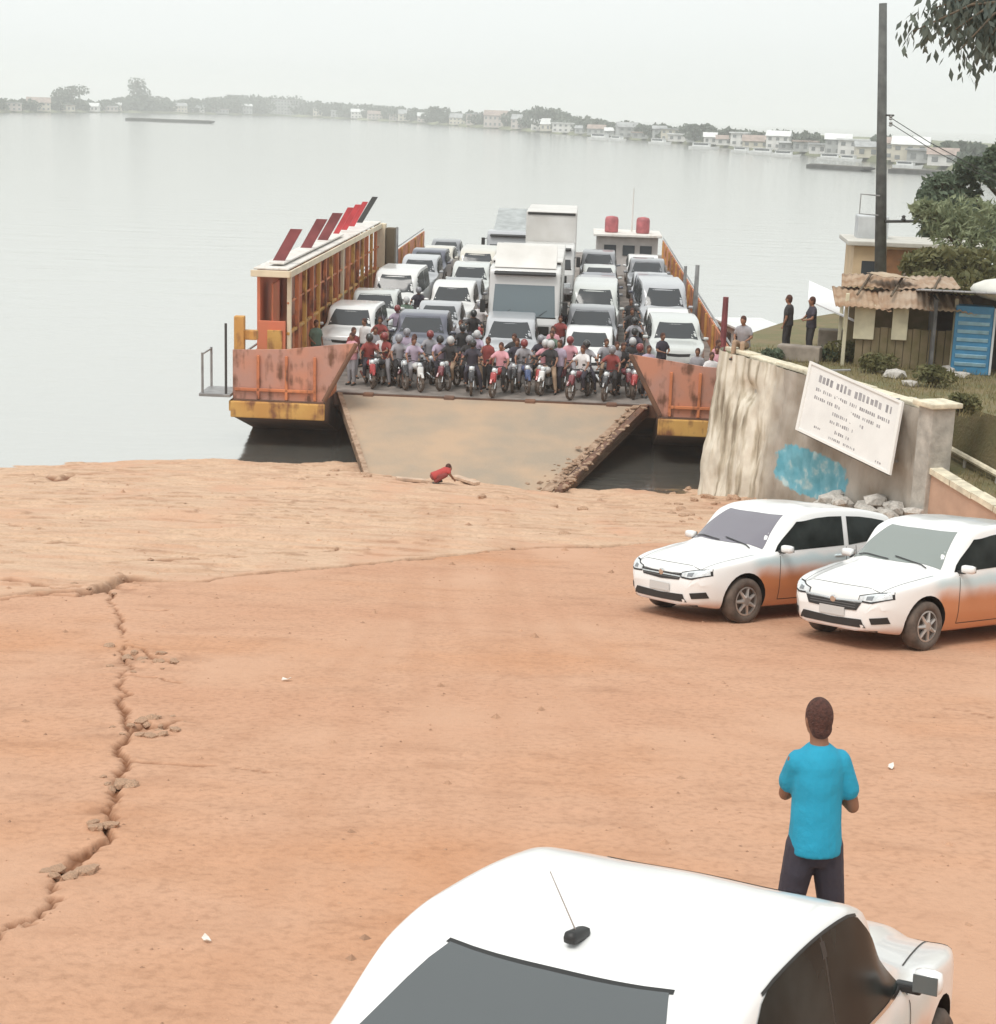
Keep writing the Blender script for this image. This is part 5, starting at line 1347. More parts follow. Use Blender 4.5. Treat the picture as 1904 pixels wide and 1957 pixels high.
for i, (x, y) in enumerate(((-3.9, 1.9), (-2.9, 2.0), (-1.95, 1.85), (-1.0, 1.95), (.6, 2.0), (1.55, 1.9), (2.95, 2.0), (4.2, 1.95))):
    k = 34 + i; mc = ['black', 'maroon', 'black', 'blue', 'black', 'red', 'black', 'maroon'][i]
    bike(x, y, k, rr_.uniform(-.5, .5), mc, f'{mc} motorcycle close behind the front row, {order[i] if i else "leftmost"} of the tight middle row', f'rider {order[i] if i else "leftmost"} in the tight middle row of motorcycles', mgrp='motorcycles in the tight middle row', pgrp='riders in the tight middle row')
# a person in dark red crouched at the foot of the ramp
q = ong(838, 922); q = gpt(q.x, q.y)
CJ = dict(pelvis=(-.12, 0, .24), head=(.33, 0, .50), kneeL=(.24, .16, .42), ankleL=(-.02, .14, .08), toeL=(.12, .15, .04), kneeR=(.20, -.17, .30), ankleR=(-.16, -.14, .07), toeR=(-.04, -.15, .04), elbowL=(.30, .24, .36), wristL=(.46, .14, .16), elbowR=(.30, -.24, .36), wristR=(.48, -.12, .14))
make_person(person_meshes(CJ, .022, lean=1.15), Matrix.Translation(q) @ Matrix.Rotation(R(15), 4, 'Z') @ Matrix.Scale(.88, 4), CL['red'], CL['darkred'], 'small figure in dark red clothes crouched at the foot of the ferry ramp')
pk = mat('weathered_plank', (.52, .38, .28), .85, var=.15, scale=6)
for a, b_, lab in (((758, 918), (815, 921), 'pale plank lying left of the crouched figure at the ramp foot'), ((868, 918), (912, 926), 'pale plank lying right of the crouched figure at the ramp foot')):
    p0, p1 = ong(*a), ong(*b_); p0 = gpt(p0.x, p0.y) + Vector((0, 0, .05)); p1 = gpt(p1.x, p1.y) + Vector((0, 0, .05)); c = (p0 + p1) / 2
    o = MB().rbox((0, 0, 0), ((p1 - p0).length, .22, .09), .02).build('plank', pk); o.location = c; o.rotation_euler = (0, -math.atan2(p1.z - p0.z, (p1 - p0).to_2d().length), math.atan2(p1.y - p0.y, p1.x - p0.x)); tag(o, lab, 'plank', 'planks at the ramp foot')
# ------------------------------------------------------------------ right bank: retaining wall, terrace
A = ong(1352, 940); A = Vector((A.x, A.y, 0)); B = ong(1758, 1000); B = Vector((B.x, B.y, 0))
e_ = (B - A).normalized(); nin = Vector((-e_.y, e_.x, 0))
if nin.x < 0: nin = -nin
WL = (B - A).length
def wp(u_, off=0.0, z=0.0):
    """point u metres along the wall from its river end, off metres behind its face"""
    return A + e_ * u_ + nin * off + Vector((0, 0, z))
C = wp(WL + 14)
# whitewashed, streaked masonry
m = bpy.data.materials.new('whitewashed_masonry'); m.use_nodes = True; n = m.node_tree; b = n.nodes['Principled BSDF']; b.inputs['Roughness'].default_value = .9
tc = n.nodes.new('ShaderNodeTexCoord')
class _G: pass
geo = _G(); geo.outputs = {'Position': tc.outputs['Object']}
def noise3(scale, sx, sy, sz, detail=6):
    mp = n.nodes.new('ShaderNodeMapping'); mp.inputs['Scale'].default_value = (sx, sy, sz); n.links.new(tc.outputs['Object'], mp.inputs['Vector'])
    x = N('ShaderNodeTexNoise', Scale=scale, Detail=detail); n.links.new(mp.outputs[0], x.inputs['Vector']); return x.outputs['Fac']
c1 = ramp_node(noise3(3.2, 1, 1, .16, 8), [(.34, (.27, .23, .175)), (.44, (.53, .48, .39)), (.53, (.72, .68, .60))])
c2 = ramp_node(noise3(1.4, 1, 1, 1), [(.35, (.72, .68, .62)), (.6, (1.05, 1.04, 1.0))])
col = mixn(.8, c1, c2, 'MULTIPLY')
sp = n.nodes.new('ShaderNodeSeparateXYZ'); n.links.new(tc.outputs['Object'], sp.inputs[0])
def mrange(v, a, b2, c, d):
    x = n.nodes.new('ShaderNodeMapRange'); x.interpolation_type = 'SMOOTHSTEP'
    for i, q_ in enumerate((a, b2, c, d)): x.inputs[i + 1].default_value = q_
    n.links.new(v, x.inputs[0]); return x.outputs[0]
def mth(op, a, b2):
    x = n.nodes.new('ShaderNodeMath'); x.operation = op
    for i, v in enumerate((a, b2)):
        if isinstance(v, (int, float)): x.inputs[i].default_value = v
        else: n.links.new(v, x.inputs[i])
    return x.outputs[0]
# grubbier, bare render towards the near end of the wall
bare = ramp_node(noise3(1.1, 1, 1, .6, 7), [(.35, (.26, .225, .18)), (.65, (.45, .41, .36))])
xn = mth('ADD', sp.outputs['X'], mth('MULTIPLY', noise3(1.0, 1, 1, 1), 1.2))
col = mixn(mrange(xn, 3.6, 4.6, 0, 1), col, bare)
# a painted turquoise field on the wall below the sign
ub, zb_ = 5.7, 1.80
du = mth('DIVIDE', mth('SUBTRACT', sp.outputs['X'], ub), 1.75); dz_ = mth('DIVIDE', mth('SUBTRACT', sp.outputs['Z'], zb_), .62)
rr = mth('ADD', mth('ADD', mth('POWER', mth('ABSOLUTE', du, 0), 3.0), mth('POWER', mth('ABSOLUTE', dz_, 0), 3.0)), mth('MULTIPLY', mth('SUBTRACT', noise3(5, 1, 1, 1), .5), 1.1))
blue = ramp_node(noise3(2.6, 1, 1, 1), [(.35, (.10, .33, .42)), (.55, (.16, .42, .52)), (.68, (.45, .60, .62))])
col = mixn(mrange(rr, .75, 1.05, 1, 0), col, blue)
n.links.new(col, b.inputs['Base Color'])
bp = N('ShaderNodeBump', Strength=.8, Distance=.06); n.links.new(noise3(4, 1, 1, .35, 9), bp.inputs['Height']); n.links.new(bp.outputs['Normal'], b.inputs['Normal'])
m_wall = m
m_terr = mat('terrace_soil', (.20, .155, .085), .95, col2=(.145, .14, .065), scale=1.2, bump=.6, bscale=12)
m_conc = mat('grey_concrete', (.42, .40, .36), .85, var=.2, scale=3, bump=.3)
m_cope = mat('pale_coping', (.66, .60, .46), .8, var=.18, scale=4, bump=.2)
m_salm = mat('salmon_render', (.50, .33, .24), .85, var=.10, scale=1.6, bump=.15)
TZ = 4.15
wall = empty('retaining_wall', Matrix.Translation(A) @ Matrix.Rotation(math.atan2(e_.y, e_.x), 4, 'Z'))
# local: x along the wall, -y or +y behind; find the sign of "behind"
beh = 1 if (Matrix.Rotation(math.atan2(e_.y, e_.x), 3, 'Z') @ Vector((0, 1, 0))).dot(nin) > 0 else -1
nu, nv = 150, 60
UU, T_ = np.meshgrid(-.35 + (WL + .2) * np.linspace(0, 1, nu), np.linspace(0, 1, nv), indexing='ij'); UU = UU.ravel(); T_ = T_.ravel()
ZZ = -.7 + (TZ + .82) * T_
kk = (fbm(UU * 1.4, ZZ * .9, 81) - .47) * .26 + (fbm(UU * 5, ZZ * 1.4, 85, 3) - .44) * .14
kk = kk + np.where(UU < .25, (.25 - UU) ** 2 * 1.2, 0) + .34 * np.exp(-(((UU - 2.1) / .45) ** 2 + ((ZZ - 3.35) / .28) ** 2))   # a broken-out hollow near the top
bat = -.42 * (1 - T_) * np.where(UU < 3.5, 1, np.maximum(.3, 1 - (UU - 3.5) * .4))
vs = np.stack([UU + np.where(UU > .2, 0, -.4 * (1 - T_) * (.25 - UU)), beh * (bat + kk), ZZ + np.where(T_ > .98, .10 * (fbm(UU * 1.1, UU * 0 + 3.3, 87) - .5), 0)], 1)
grid_mesh('wall_face', vs, nu, nv, m_wall, wall)
MB().box((WL / 2 - .1, beh * .42, TZ / 2 - .3), (WL - .1, .5, TZ + .55)).build('wall_core', m_conc, wall)
for k in range(7):
    a = .3 + k * (WL - .4) / 7
    cp = MB().rbox((a + WL / 14, beh * .30, TZ + .13 + random.uniform(-.03, .03)), (WL / 7 - .06, .42, .12), .03, rx=random.uniform(-.06, .06)).build('coping_stone', m_cope, wall)
tag(wall, 'streaked whitewashed retaining wall with a turquoise painted patch beside the ramp', 'wall')
# pillar at the near end
pil = empty('wall_pillar', Matrix.Translation(wp(WL + .05, .15)) @ Matrix.Rotation(math.atan2(e_.y, e_.x), 4, 'Z'))
MB().rbox((0, 0, 2.3), (.55, .62, 4.2), .03).build('shaft', m_conc, pil)
MB().rbox((0, 0, 4.46), (.78, .84, .12), .03).build('cap', m_cope, pil)
MB().box((-.285, 0, 3.2), (.02, .32, 1.1)).build('panel', mat('dark_panel', (.10, .10, .085), .8), pil)
tag(pil, 'grey concrete pillar with pale cap at the near end of the sign wall', 'pillar')
# terrace
pts = [wp(-.1, .35), Vector((7.7, 52.4, 0)), Vector((9.4, 56, 0)), Vector((14.5, 63, 0)), Vector((40, 88, 0)), Vector((95, 110, 0)), Vector((95, -30, 0)), Vector((26, -30, 0)), wp(WL + 26, 1.7), wp(WL - 2.3, 1.7), wp(WL - 2.3, .40)]
ter = MB().prism([(p.x, p.y) for p in pts], TZ + 1.6, Matrix.Translation((0, 0, -1.6))).build('terrace', m_terr)
tag(ter, kind='structure')
# stepped approach: a rendered wall and, behind it, a rail, both falling towards the camera
def plane_pt(x, y, off):
    v = Vector(ray(x, y)); o_ = wp(0, off); c0 = Vector((0, 0, CAM_Z)); return c0 + v * ((o_ - c0).dot(nin) / v.dot(nin))
def line_z(a, b_):
    ua, ub_ = (a - A).dot(e_), (b_ - A).dot(e_); k_ = (b_.z - a.z) / (ub_ - ua); return lambda u_: a.z + k_ * (u_ - ua), k_
lo_z, lo_k = line_z(plane_pt(1775, 890, 0), plane_pt(1904, 968, 0))
hi_z, hi_k = line_z(plane_pt(1766, 830, 1.5), plane_pt(1904, 905, 1.5))
U0, U1 = WL + .32, WL + 10.0; UH = WL - 2.2
sl = MB().add([tuple(wp(U0, .2, lo_z(U0) - .1)), tuple(wp(U1, .2, lo_z(U1) - .1)), tuple(wp(U1, 1.72, hi_z(U1) - .25)), tuple(wp(U0, 1.72, hi_z(U0) - .25)), tuple(wp(U0, .2, 0)), tuple(wp(U1, .2, 0)), tuple(wp(U1, 1.72, 0)), tuple(wp(U0, 1.72, 0))], [(0, 1, 2, 3), (4, 5, 1, 0), (5, 6, 2, 1), (7, 4, 0, 3), (6, 7, 3, 2)])
o = sl.build('planted_slope', m_terr); tag(o, kind='structure')
MB().add([tuple(wp(UH, .5, hi_z(UH) - .3)), tuple(wp(U0 + .01, .5, hi_z(U0) - .35)), tuple(wp(U0 + .01, 1.74, hi_z(U0) - .25)), tuple(wp(UH, 1.74, hi_z(UH) - .25)), tuple(wp(UH, .5, 0)), tuple(wp(U0 + .01, .5, 0)), tuple(wp(U0 + .01, 1.74, 0)), tuple(wp(UH, 1.74, 0))], [(0, 1, 2, 3), (4, 5, 1, 0), (5, 6, 2, 1), (7, 4, 0, 3), (6, 7, 3, 2)]).build('planted_bed', m_terr)['kind'] = 'structure'
lw = empty('low_wall', loc=tuple(wp(U0, 0, 1.0)))
o0 = wp(U0, 0, 1.0)
def wl(u_, off, z): return tuple(wp(u_, off, z) - o0)
MB().add([wl(U0, -.04, .2), wl(U1, -.04, .2), wl(U1, -.04, lo_z(U1) - .11), wl(U0, -.04, lo_z(U0) - .11), wl(U0, .19, .2), wl(U1, .19, .2), wl(U1, .19, lo_z(U1) - .11), wl(U0, .19, lo_z(U0) - .11)], [(0, 1, 2, 3), (5, 4, 7, 6), (3, 2, 6, 7), (0, 3, 7, 4), (1, 5, 6, 2), (4, 5, 1, 0)]).build('wall_face', m_salm, lw)
for k in range(12):
    ua, ub_ = U0 + k * (U1 - U0) / 12, U0 + (k + 1) * (U1 - U0) / 12 - .03; j_ = random.uniform(-.015, .015)
    MB().add([wl(u_, of, lo_z(u_) + h_ + j_) for h_ in (-.105, .03) for u_, of in ((ua, -.10), (ub_, -.10), (ub_, .25), (ua, .25))], [(3, 2, 1, 0), (4, 5, 6, 7), (0, 1, 5, 4), (1, 2, 6, 5), (2, 3, 7, 6), (3, 0, 4, 7)]).build('coping_stone', m_cope, lw)
tag(lw, 'low salmon rendered wall with pale coping falling right from the pillar', 'wall')
uk = empty('stair_rail', loc=tuple(o0))
MB().tube(wl(UH, 1.5, hi_z(UH)), wl(U1, 1.5, hi_z(U1)), .075, n=8).build('handrail', m_cope, uk)
for k in range(10):
    u_ = UH + .4 + k * 1.25; MB().tube(wl(u_, 1.5, hi_z(u_) - .55), wl(u_, 1.5, hi_z(u_)), .04, n=6).build('post', m_conc, uk)
tag(uk, 'pale sloping handrail on the bank right of the pillar', 'railing')
# rubble at the foot of the wall
for k in range(34):
    u_ = random.uniform(-.8, WL * .8); off = -random.uniform(.2, 1.3) * (1 if u_ < 3 else .6)
    p = wp(u_, off); p = gpt(p.x, p.y); o = link('stone', random.choice(ROCKS), None, ground); s_ = random.uniform(.08, .28)
    o.location = p + Vector((0, 0, s_ * .1)); o.scale = (s_, s_ * .8, s_); o.rotation_euler = (random.uniform(-.3, .3), random.uniform(-.3, .3), random.uniform(0, 6))

# heap of pale broken stone against the near half of the wall
mpale = mat('pale_broken_stone', (.50, .47, .43), .9, var=.2, scale=5, bump=.5)
PALE = [r.copy() for r in ROCKS[:3]]
for r_ in PALE: r_.materials.clear(); r_.materials.append(mpale)
for k in range(46):
    u_ = random.uniform(WL * .55, WL + .2); off = -random.random() ** 1.5 * 1.5 - .25
    p = wp(u_, off); p = gpt(p.x, p.y); o = link('stone', random.choice(PALE), None, ground); s_ = random.uniform(.14, .42)
    o.location = p + Vector((0, 0, s_ * .15 + max(0, .9 + off * .6) * random.random() * .7)); o.scale = (s_, s_ * .8, s_); o.rotation_euler = (random.uniform(-.4, .4), random.uniform(-.4, .4), random.uniform(0, 6))

# ------------------------------------------------------------------ the big white sign
def on_wall(x, y, off):
    """point of the upright plane 'off' metres in front of the wall face"""
    v = Vector(ray(x, y)); o_ = wp(0, -off); c0 = Vector((0, 0, CAM_Z)); t_ = (o_ - c0).dot(nin) / v.dot(nin); return c0 + v * t_
TL, TR, BR, BL = on_wall(1550, 690, .20), on_wall(1727, 768, .20), on_wall(1702, 908, .62), on_wall(1522, 821, .62)
sg = empty('notice_board', loc=tuple((TL + TR + BR + BL) / 4)); so = (TL + TR + BR + BL) / 4
nsg = (TR - TL).cross(BL - TL).normalized()
if nsg.dot(Vector((0, 0, CAM_Z)) - so) < 0: nsg = -nsg
def sq(u_, v_, h=0.0):
    return (TL * (1 - u_) + TR * u_) * (1 - v_) + (BL * (1 - u_) + BR * u_) * v_ - so + nsg * h
def sbox(u0, v0, u1, v1, h0, h1, mb=None):
    mb = mb or MB(); c = [(u0, v0), (u1, v0), (u1, v1), (u0, v1)]
    return mb.add([tuple(sq(a, b_, h0)) for a, b_ in c] + [tuple(sq(a, b_, h1)) for a, b_ in c], [(3, 2, 1, 0), (4, 5, 6, 7), (0, 1, 5, 4), (1, 2, 6, 5), (2, 3, 7, 6), (3, 0, 4, 7)])
m_sign = mat('sign_white', (.74, .73, .71), .45, var=.04, scale=2)
m_ink = mat('sign_ink', (.36, .35, .36), .6, col2=(.22, .21, .22), scale=3)
sbox(0, 0, 1, 1, -.03, 0).build('panel', m_sign, sg)
for a in ((0, 0, 1, .035), (0, .965, 1, 1), (0, .035, .025, .965), (.975, .035, 1, .965)):
    sbox(*a, .001, .035).build('frame', mat('sign_frame', (.76, .75, .72), .5), sg)
rs2 = random.Random(3)
def text_row(u0, u1, v0, v1, letter, gapw):
    mb = MB(); u_ = u0
    while u_ < u1 - letter * .5:
        nL = rs2.randint(3, 8)
        for _ in range(nL):
            if u_ > u1: break
            x0 = u_; hh = (v1 - v0) * rs2.uniform(0, .3)
            sbox(x0, v0 + hh * rs2.random(), x0 + letter * rs2.uniform(.3, .75), v1 - hh * rs2.random() * .6, .001, .004, mb)
            u_ += letter
        u_ += gapw
    if mb.v: tag(mb.build('lettering', m_ink, sg), kind='stuff')
text_row(.13, .93, .125, .235, .042, .03)
text_row(.12, .93, .31, .36, .021, .02)
text_row(.12, .46, .425, .475, .021, .02); text_row(.50, .82, .425, .475, .021, .02)
text_row(.34, .66, .54, .59, .021, .02)
text_row(.40, .58, .65, .70, .021, .02); text_row(.33, .39, .66, .70, .02, .02)
text_row(.40, .55, .77, .82, .02, .02); text_row(.18, .24, .83, .86, .02, .02)
text_row(.35, .62, .88, .915, .018, .03); text_row(.84, .88, .90, .93, .02, .02)
for u_ in (.15, .85):
    MB().tube(sq(u_, .05, -.05), sq(u_, .05, -.05) + nin * .75, .03, n=6).build('bracket', m_gry, sg)
    MB().tube(sq(u_, .92, -.05), sq(u_, .92, -.05) + nin * 1.1, .03, n=6).build('bracket', m_gry, sg)
MB().tube(sq(.02, 1.0, -.04), sq(.98, 1.0, -.04), .035, n=6).build('lower_rail', m_dkp, sg)
tag(sg, 'large white notice board with grey lettering hung on the wall, tilted', 'sign')

# ------------------------------------------------------------------ utility pole
pb, pt_ = onY(1681, 640, 58.5), onY(1688, 6, 58.5)
pb.z = TZ
base = pt_ + (onY(1683, 520, 58.5) - pt_) * ((pt_.z - TZ) / (pt_.z - onY(1683, 520, 58.5).z))
pole = empty('utility_pole', loc=base)
d_ = pt_ - base
m_pole = mat('weathered_pole', (.10, .105, .10), .8, var=.25, scale=3, bump=.2)
MB().tube((0, 0, 0), d_, .22, .13, 14).build('shaft', m_pole, pole, True)
def on_p(f_): return d_ * f_
f1 = .62
for fz, L_ in ((.645, .18), (.625, .18)):
    MB().lathe(on_p(fz) + Vector((.28, -.1, 0)), [(.03, -.08), (.07, -.05), (.04, 0), (.07, .04), (.03, .08)], 10).build('insulator', m_gry, pole)
MB().rbox(on_p(.60) + Vector((.15, -.1, .55)), (.4, .06, .06), .01).build('bracket', m_dkp, pole)
bz0 = onY(1650, 390, 58.3) - base
MB().path([bz0 + Vector((.55, 0, .3)), bz0 + Vector((-.1, 0, .34)), bz0 + Vector((-.1, 0, -.32)), bz0 + Vector((.55, 0, -.36))], .025, 6).build('lamp_bracket', m_gry, pole)
bz1 = onY(1720, 424, 58.3) - base
MB().tube(bz1 + Vector((-.5, 0, 0)), bz1 + Vector((.75, 0, .05)), .05, n=8).build('crossarm', m_dkp, pole)
MB().lathe(bz1 + Vector((.12, 0, .05)), [(.05, 0), (.09, .04), (.05, .1), (.08, .14), (.03, .18)], 10).build('insulator', m_dkp, pole)
for z_ in (0, .18):
    st_ = on_p(.645) + Vector((.28, -.1, -z_)); en = onY(1990, 372 + z_ * 60, 60) - base; mid = (st_ + en) / 2 - Vector((0, 0, .18))
    MB().path([st_, (st_ + mid) / 2 - Vector((0, 0, .06)), mid, (mid + en) / 2 - Vector((0, 0, .04)), en], .014, 5).build('wire', m_dkp, pole)
tag(pole, 'tall dark utility pole with brackets and wires on the right bank', 'pole')

# ------------------------------------------------------------------ huts and stalls on the terrace
mthat = mat('tan_canopy', (.40, .29, .20), .9, col2=(.30, .20, .125), scale=2.5, bump=.6, bscale=9)
mcream = mat('cream_panel', (.56, .52, .38), .8, var=.12, scale=3)
molive = mat('olive_boards', (.15, .125, .06), .85, col2=(.21, .165, .10), scale=3)
p = onz(1706, 694, TZ); st = empty('snack_stall', loc=p, rz=R(-8))
wS, dS = 2.9, 2.3
for sx in (-1, 1):
    for sy in (-1, 1): MB().rbox((sx * wS / 2, sy * dS / 2, 1.0), (.10, .10, 2.0), .02).build('post', mcream, st)
nb = 12
for k in range(nb): MB().rbox((-wS / 2 + .3 + (k + .5) * (wS - .3) / nb, -dS / 2 + .04, .55 + (.02 if k % 2 else 0)), ((wS - .3) / nb - .015, .05, 1.1), .01).build('counter_board', molive, st)
MB().box((.1, dS / 2 - .05, .9), (wS - .2, .06, 1.8)).build('back_wall', molive, st)
MB().rbox((-.95, -dS / 2 - .06, 1.25), (.55, .05, .95), .02).build('side_panel', mcream, st)
MB().rbox((.0, -dS / 2 - .05, 1.25), (.42, .05, .9), .02).build('side_panel', mcream, st)
mrs = [mat('rusty_sheet_tan', (.40, .29, .20), .8, col2=(.27, .16, .09), scale=2.2), mat('rusty_sheet_brown', (.30, .19, .12), .8, col2=(.42, .33, .25), scale=1.7), mat('old_tarp_tan', (.46, .37, .27), .85, col2=(.36, .26, .17), scale=1.2)]
def sheet(w_, d_, c, rx, ry, rz, mt, wav=.022, nx_=40):
    """one corrugated, slightly sagging roof sheet"""
    M = Matrix.Translation(c) @ Matrix.Rotation(rz, 4, 'Z') @ Matrix.Rotation(ry, 4, 'Y') @ Matrix.Rotation(rx, 4, 'X'); V_ = []
    for i in range(nx_):
        for j in range(6):
            x_, y_ = (i / (nx_ - 1) - .5) * w_, (j / 5 - .5) * d_
            V_.append(tuple(M @ Vector((x_, y_, wav * math.sin(i * 1.5) - .05 * (2 * x_ / w_) ** 2 + .04 * (float(vnoise(i * .3 + c[0] * 9, j * .7, 95)) - .5)))))
    o_ = grid_mesh('roof_sheet', np.array(V_), nx_, 6, mt, st); q_ = o_.modifiers.new('t', 'SOLIDIFY'); q_.thickness = .012
for k, (w_, d_, c, rx, ry, rz) in enumerate(((1.5, 1.7, (-1.05, -.75, 1.86), .22, .06, .05), (1.5, 1.6, (.15, -.78, 1.90), .25, -.03, -.06), (1.4, 1.7, (1.25, -.72, 1.86), .20, .05, .04), (1.6, 1.4, (-.75, .45, 2.22), .16, .03, -.04), (1.7, 1.4, (.75, .48, 2.26), .14, -.05, .06), (1.1, .9, (-.2, .1, 2.44), .05, .08, .5))):
    sheet(w_, d_, c, rx, ry, rz, mrs[k % 3], .022 if k != 5 else .004)
for a in (-1.2, -.3, .7): MB().tube((a, -1.2, 1.98), (a + .5, .9, 2.42), .035, n=6).build('roof_pole', mbark, st)
tag(st, 'open board stall roofed with rusty tan sheets in front of the utility pole', 'stall')
# white awning left of the stall
p = onz(1590, 672, TZ); aw = empty('awning', loc=p, rz=R(-10))
MB().add([(-.8, -.8, 1.55), (.75, -.8, .95), (.75, .9, 1.35), (-.8, .9, 1.95)] + [(-.8, -.8, 1.51), (.75, -.8, .91), (.75, .9, 1.31), (-.8, .9, 1.91)], [(0, 1, 2, 3), (7, 6, 5, 4), (0, 4, 5, 1), (1, 5, 6, 2), (2, 6, 7, 3), (3, 7, 4, 0)]).build('sheet', mat('awning_white', (.78, .78, .79), .6, var=.04, scale=2), aw)
for x_, y_, h_ in ((-.72, -.72, 1.47), (.68, -.72, .93), (.68, .82, 1.30), (-.72, .82, 1.86)): MB().tube((x_, y_, 0), (x_, y_, h_), .03, n=6).build('post', m_gry, aw)
MB().rbox((.05, .1, .32), (.95, .6, .64), .04).build('crate_table', mat('grey_brown_block', (.27, .23, .19), .85, var=.2, scale=3), aw)
tag(aw, 'sloping white awning sheet left of the rusty-roofed stall', 'awning')
# two people in dark clothes standing behind the wall top
for i, (px, py, sh, lab) in enumerate(((1502, 679, 'black', 'person in black standing behind the wall top, left one of two near the awning'), (1546, 683, 'navy', 'person in dark navy standing behind the wall top, right one of two near the awning'))):
    make_person(STD[i * 2], Matrix.Translation(onz(px, py, TZ)) @ Matrix.Rotation(R(150 + 40 * i), 4, 'Z') @ Matrix.Scale(.97, 4), CL[sh], CL['black'], lab, 'people on the terrace')
o = MB().rbox((0, 0, .22), (1.2, .5, .44), .05).build('stone_bench', mat('grey_brown_stone', (.27, .23, .19), .85, var=.2, scale=3)); o.location = onz(1527, 690, TZ); o.rotation_euler = (0, 0, R(-20)); tag(o, 'grey-brown block bench in front of the two dark standing people', 'bench')
# cream house behind the pole
p = onY(1690, 600, 61); hs = empty('cream_house', loc=(p.x + .9, 61.5, TZ), rz=R(-6))
HH = onY(1650, 470, 60).z - TZ
MB().box((0, 0, HH / 2), (4.4, 3.2, HH)).build('wall', mat('cream_wall', (.66, .50, .32), .85, var=.1, scale=1.2), hs)
MB().rbox((0, 0, HH + .09), (4.9, 3.7, .16), .03).build('roof', mat('pale_roof', (.55, .53, .48), .7, var=.1, scale=2), hs)
MB().rbox((-1.45, .4, HH + .55), (1.1, 1.2, .85), .05).build('water_tank', mat('grey_tank', (.5, .52, .53), .6, var=.1, scale=2), hs)
MB().box((-.55, -1.62, HH * .5), (1.0, .06, HH * .92)).build('door', mat('brown_door', (.27, .13, .06), .7, var=.15, scale=3), hs)
for a in (-1.55, 1.3):
    w_ = MB().box((a, -1.62, HH * .62), (.7, .05, .7)).build('window', mfwin, hs); MB().rbox((a, -1.65, HH * .62 - .4), (.85, .12, .06), .01).build('sill', m_cope, w_)
tag(hs, 'small cream house with brown door behind the base of the utility pole', 'house')
# shed and blue cabinet at the right edge
p = onz(1872, 722, TZ); sh_ = empty('dark_shed', loc=p + Vector((.35, 1.2, 0)), rz=R(-10))
mshed = mat('shed_dark_boards', (.10, .10, .10), .85, var=.25, scale=3)
MB().box((.2, .7, 1.0), (3.3, .08, 2.0)).build('back_wall', mshed, sh_)
for sx in (-1.4, 1.6): MB().box((sx, -.2, 1.0), (.08, 1.7, 2.0)).build('side_wall', mshed, sh_)
for k in range(14):
    MB().rbox((-1.75 + k * .28, -.25, 2.16 + .10 * 0), (.27, 2.6, .05), .02, rx=-.10).build('roof_sheet', mat('grey_roof_sheet', (.33, .33, .34), .6, var=.18, scale=3), sh_)
MB().ball((.6, -.1, 2.26), (1.1, .9, .32), 14, 8).build('tarpaulin', mat('pale_tarp', (.62, .61, .56), .7, var=.08, scale=2), sh_, True)
tag(sh_, 'dark board shed with grey sheet roof and pale tarpaulin at right edge', 'shed')
bc = empty('blue_cabinet', loc=onz(1852, 716, TZ), rz=R(-14))
mblu = mat('cabinet_blue', (.06, .24, .42), .45, var=.12, scale=3)
MB().rbox((0, .3, .92), (1.0, .55, 1.84), .03).build('case', mblu, bc)
for k in range(7):
    MB().rbox((0, .005, .28 + k * .22), (.82, .04, .10), .01, rx=.3).build('shelf_slat', mat('cabinet_pale_blue', (.28, .46, .56), .5, var=.15, scale=4), bc)
MB().rbox((.53, .0, .92), (.06, .06, 1.8), .01).build('frame_edge', mat('cabinet_white', (.6, .62, .63), .5), bc)
tag(bc, 'upright blue cabinet with pale slats under the dark shed', 'cabinet')
# white riverboat lying behind the wall
rb = empty('river_boat', loc=(10.6, 70.0, 0), rz=R(100)); rb.scale = (.75, .6, .72)
MB().add([(-6, -1.7, -.3), (4, -1.7, -.3), (6.5, 0, -.3), (4, 1.7, -.3), (-6, 1.7, -.3), (-6, -1.9, 1.2), (4, -2.0, 1.25), (7.2, 0, 1.8), (4, 2.0, 1.25), (-6, 1.9, 1.2)], [(4, 3, 2, 1, 0), (5, 6, 7, 8, 9), (0, 1, 6, 5), (1, 2, 7, 6), (2, 3, 8, 7), (3, 4, 9, 8), (4, 0, 5, 9)]).build('hull', mboatw, rb)
MB().rbox((-1, 0, 2.1), (9, 3.2, 1.8), .08).build('cabin', mboatw, rb)
MB().rbox((-1, 0, 3.12), (10, 3.8, .14), .03).build('roof', mboatw, rb)
for k in range(6):
    for sy in (-1, 1): MB().box((-4.6 + k * 1.45, sy * 1.61, 2.3), (.9, .05, .7)).build('window', mfwin, rb)
tag(rb, 'white cabin boat moored beyond the wall right of the ferry', 'boat')
# somebody sitting on the river end of the wall
PJ = dict(pelvis=(0, 0, .14), kneeL=(.40, .12, .20), ankleL=(.46, .13, -.22), toeL=(.58, .14, -.25), kneeR=(.40, -.12, .22), ankleR=(.48, -.13, -.20), toeR=(.60, -.14, -.23), elbowL=(.08, .26, .36), wristL=(.30, .16, .26), elbowR=(.08, -.26, .36), wristR=(.30, -.16, .28))
q = wp(.75, .45, TZ + .20)
make_person(person_meshes(PJ, .028, lean=.18), Matrix.Translation(q) @ Matrix.Rotation(math.atan2(-nin.y, -nin.x) + .7, 4, 'Z'), CL['grey'], CL['tan'], 'dark-haired person in grey sitting on the river end of the whitewashed wall')

